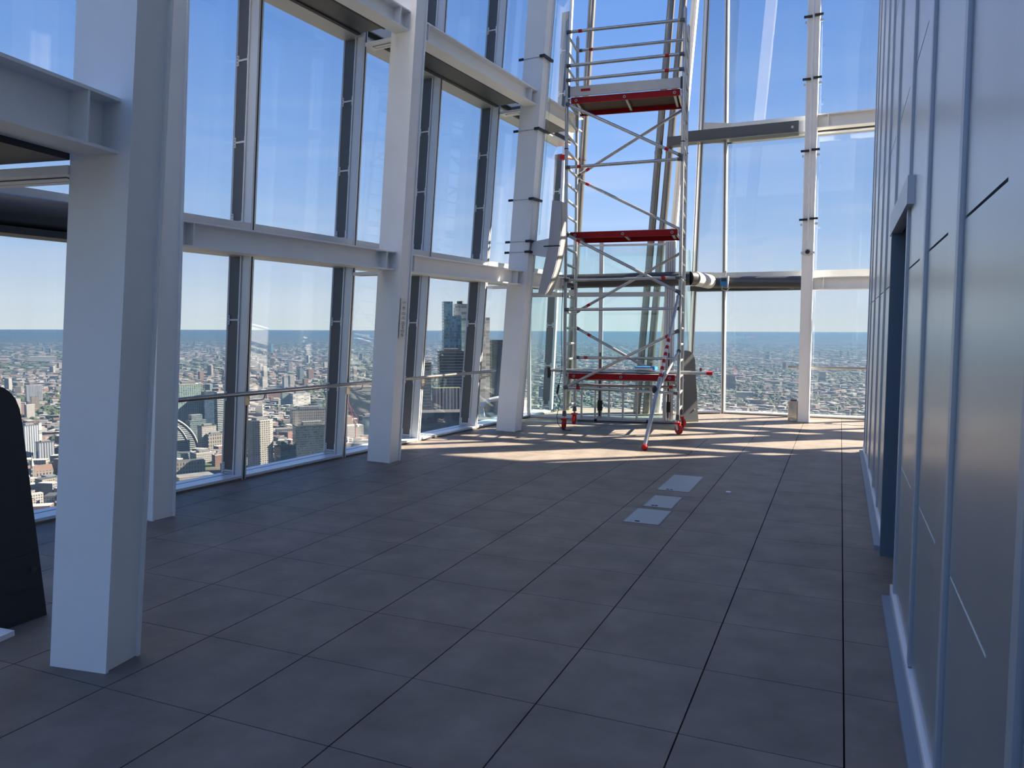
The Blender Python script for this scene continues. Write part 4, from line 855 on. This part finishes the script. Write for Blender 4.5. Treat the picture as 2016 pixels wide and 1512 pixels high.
# sprawl of ordinary buildings and trees
rnd = random.Random(11)
WM = ['f_white', 'f_beige', 'f_brick', 'f_grey', 'f_glass', 'f_stone', 'roof_grey', 'roof_white', 'roof_brown', 'roof_dark']
cells = []; trees = []
def park(x, y): return math.sin(x * .0019 + 1.3) * math.sin(y * .0016 + .4) + .6 * math.sin(x * .0043 + y * .0031) + .4 * math.sin(y * .0091 - x * .0067)
r = 820.
while r < 15000:
    cell = max(29, r * .0108); na = int(1.62 * r / cell)
    for i in range(na):
        az = -1.10 + 1.62 * (i + rnd.random() * .7) / na; rr_ = r + cell * rnd.uniform(-.3, .3); x, y = rr_ * math.sin(az), rr_ * math.cos(az)
        if any((x - fx) ** 2 + (y - fy) ** 2 < fr_ * fr_ for fx, fy, fr_ in FOOT): continue
        green = park(x, y) + (1.15 if az > -.35 else .62) + rnd.gauss(0, .45)
        if green > .75:
            for _ in range(2 if r < 4000 else 1): trees.append((x + rnd.uniform(-.4, .4) * cell, y + rnd.uniform(-.4, .4) * cell, rnd.uniform(.22, .42) * cell, rnd.uniform(9, 15)))
            if rnd.random() < .8: continue
        wx, wy = cell * rnd.uniform(.45, .95), cell * rnd.uniform(.35, .8); h = rnd.uniform(7, 19) * (1.25 if r < 1800 and az < -.35 else .85)
        if rnd.random() < (.02 if az < -.3 else .006) and r > 1700: h = rnd.uniform(30, 62); wx = rnd.uniform(16, 28); wy = rnd.uniform(12, 20)
        ang = round(rnd.uniform(-1, 1) * 2) * .4 + .3 + math.sin(x * .001) * .5
        cells.append((x, y, wx, wy, h, ang, rnd.choice([0, 0, 1, 1, 2, 2, 3, 4, 5] if az < -.3 else [1, 2, 2, 3, 0]), rnd.choice([6, 6, 7, 7, 8, 9] if az < -.3 else [6, 8, 9, 7])))
    r += cell * .95
def seen_size(c):
    p = V((c[0], c[1], GZ)) - EYE; z = p.dot(fw); px = 1008 + FPX * p.dot(rt) / z; py = 756 - FPX * p.dot(up) / z
    vis = (0 < px < 105 or 342 < px < 455 or 488 < px < 655 or 682 < px < 735 or 825 < px < 918 or 1040 < px < 1700) and py < (1015 - px * .17 if px < 1000 else 822)
    return (c[2] + c[4]) / z if vis else 0
order = sorted(range(len(cells)), key=lambda i: -seen_size(cells[i])); near = set(i for i in order[:150] if seen_size(cells[i]) > 0)
far = MB(); keys = {}
WN = ['white', 'beige', 'brick', 'grey', 'glass-fronted', 'stone-fronted']; RN = {6: 'grey', 7: 'white', 8: 'brown', 9: 'dark'}
cnt = {}
for nm_, _, _ in MARKS: cnt[nm_] = cnt.get(nm_, 0) + 1
def project(x, y, z=GZ): p = V((x, y, z)) - EYE; k = p.dot(fw); return 1008 + FPX * p.dot(rt) / k, 756 - FPX * p.dot(up) / k
for i in near:
    c = cells[i]; px, py = project(c[0], c[1])
    nm_, mx_, my_ = min((q for q in MARKS if cnt[q[0]] == 1), key=lambda q: math.hypot(q[1] - px, q[2] - py)); dx, dy = px - mx_, py - my_
    rel = ('right of' if dx > 0 else 'left of') if abs(dx) > abs(dy) else ('just below' if dy > 0 else 'just above')
    keys.setdefault((WN[c[6]], RN[c[7]], rel, nm_.replace('_', ' ')), []).append((math.hypot(dx, dy), i))
LAB = {}
for (wn_, rn_, rel, nm_), lst in keys.items():
    lst.sort()
    for k, (_, i) in enumerate(lst):
        pre = '' if len(lst) == 1 else ['nearest ', 'second nearest ', 'third nearest ', 'fourth nearest ', 'fifth nearest ', 'sixth nearest ', 'seventh nearest ', 'eighth nearest ', 'ninth nearest ', 'tenth nearest '][min(k, 9)]
        LAB[i] = '%slow %s building with a %s roof %s the %s' % (pre, wn_, rn_, rel, nm_)
for i, (x, y, wx, wy, h, ang, wm, rm) in enumerate(cells):
    fp = rect(V((x, y, 0)), wx, wy, ang)
    if i in near:
        o = walls(MB(), fp, GZ, GZ + h).build('city_building', [WM[wm], WM[rm]], None, (x, y, GZ)); tag(o, LAB[i], 'building', 'ordinary buildings of the city sprawl')
    else: walls(far, fp, GZ, GZ + h, wm, rm)
o = far.build('city_sprawl', WM, org=(0, 0, GZ), kind='stuff'); tag(o, 'endless sprawl of small hazy city buildings to the horizon', 'city')
tm = MB()
for (x, y, r_, h) in trees:
    b_ = len(tm.v); k_ = 6; ph = rnd.random() * 6
    for zz, rr_ in ((.0, .7), (.45, 1), (.85, .6)):
        for i in range(k_): a_ = ph + 2 * math.pi * i / k_; q_ = rr_ * r_ * rnd.uniform(.75, 1.15); tm.v.append(V((x + q_ * math.cos(a_), y + q_ * math.sin(a_), GZ + zz * h)))
    tm.v.append(V((x, y, GZ + h)))
    for L_ in (0, 1):
        for i in range(k_): j_ = (i + 1) % k_; tm.poly((b_ + L_ * k_ + i, b_ + L_ * k_ + j_, b_ + (L_ + 1) * k_ + j_, b_ + (L_ + 1) * k_ + i))
    for i in range(k_): tm.poly((b_ + 2 * k_ + i, b_ + 2 * k_ + (i + 1) % k_, b_ + 3 * k_))
o = tm.build('tree_cover', 'foliage', org=(0, 0, GZ), kind='stuff'); tag(o, 'dark green tree crowns in parks and streets of the city', 'trees')

# haze lying over the city
m = bpy.data.materials.new('haze'); m.use_nodes = True; MATS['haze'] = m; n = m.node_tree.nodes; l = m.node_tree.links.new; n.clear()
ou = n.new('ShaderNodeOutputMaterial'); vs_ = n.new('ShaderNodeVolumeScatter'); va = n.new('ShaderNodeVolumeAbsorption'); ad = n.new('ShaderNodeAddShader')
vs_.inputs['Color'].default_value = (.080, .150, .250, 1); vs_.inputs['Density'].default_value = 1 / 6200; vs_.inputs['Anisotropy'].default_value = .2
va.inputs['Color'].default_value = (.080, .150, .250, 1); va.inputs['Density'].default_value = 1 / 6200
l(vs_.outputs[0], ad.inputs[0]); l(va.outputs[0], ad.inputs[1]); l(ad.outputs[0], ou.inputs['Volume'])
hz = MB().box((-34000, -34000, GZ - 5), (34000, 34000, -45)).build('haze_layer', 'haze', kind='stuff'); tag(hz, 'blue morning haze lying over the distant city', 'haze')

# steelwork behind the core belongs to the setting
k = 2
for o in list(scene.objects):
    if o.parent is None and 'hidden behind the core' in str(o.get('label', '')) and not o.get('kind'):
        o['kind'] = 'structure'; o.name = 'trim_%d' % k; k += 1
        if 'group' in o: del o['group']
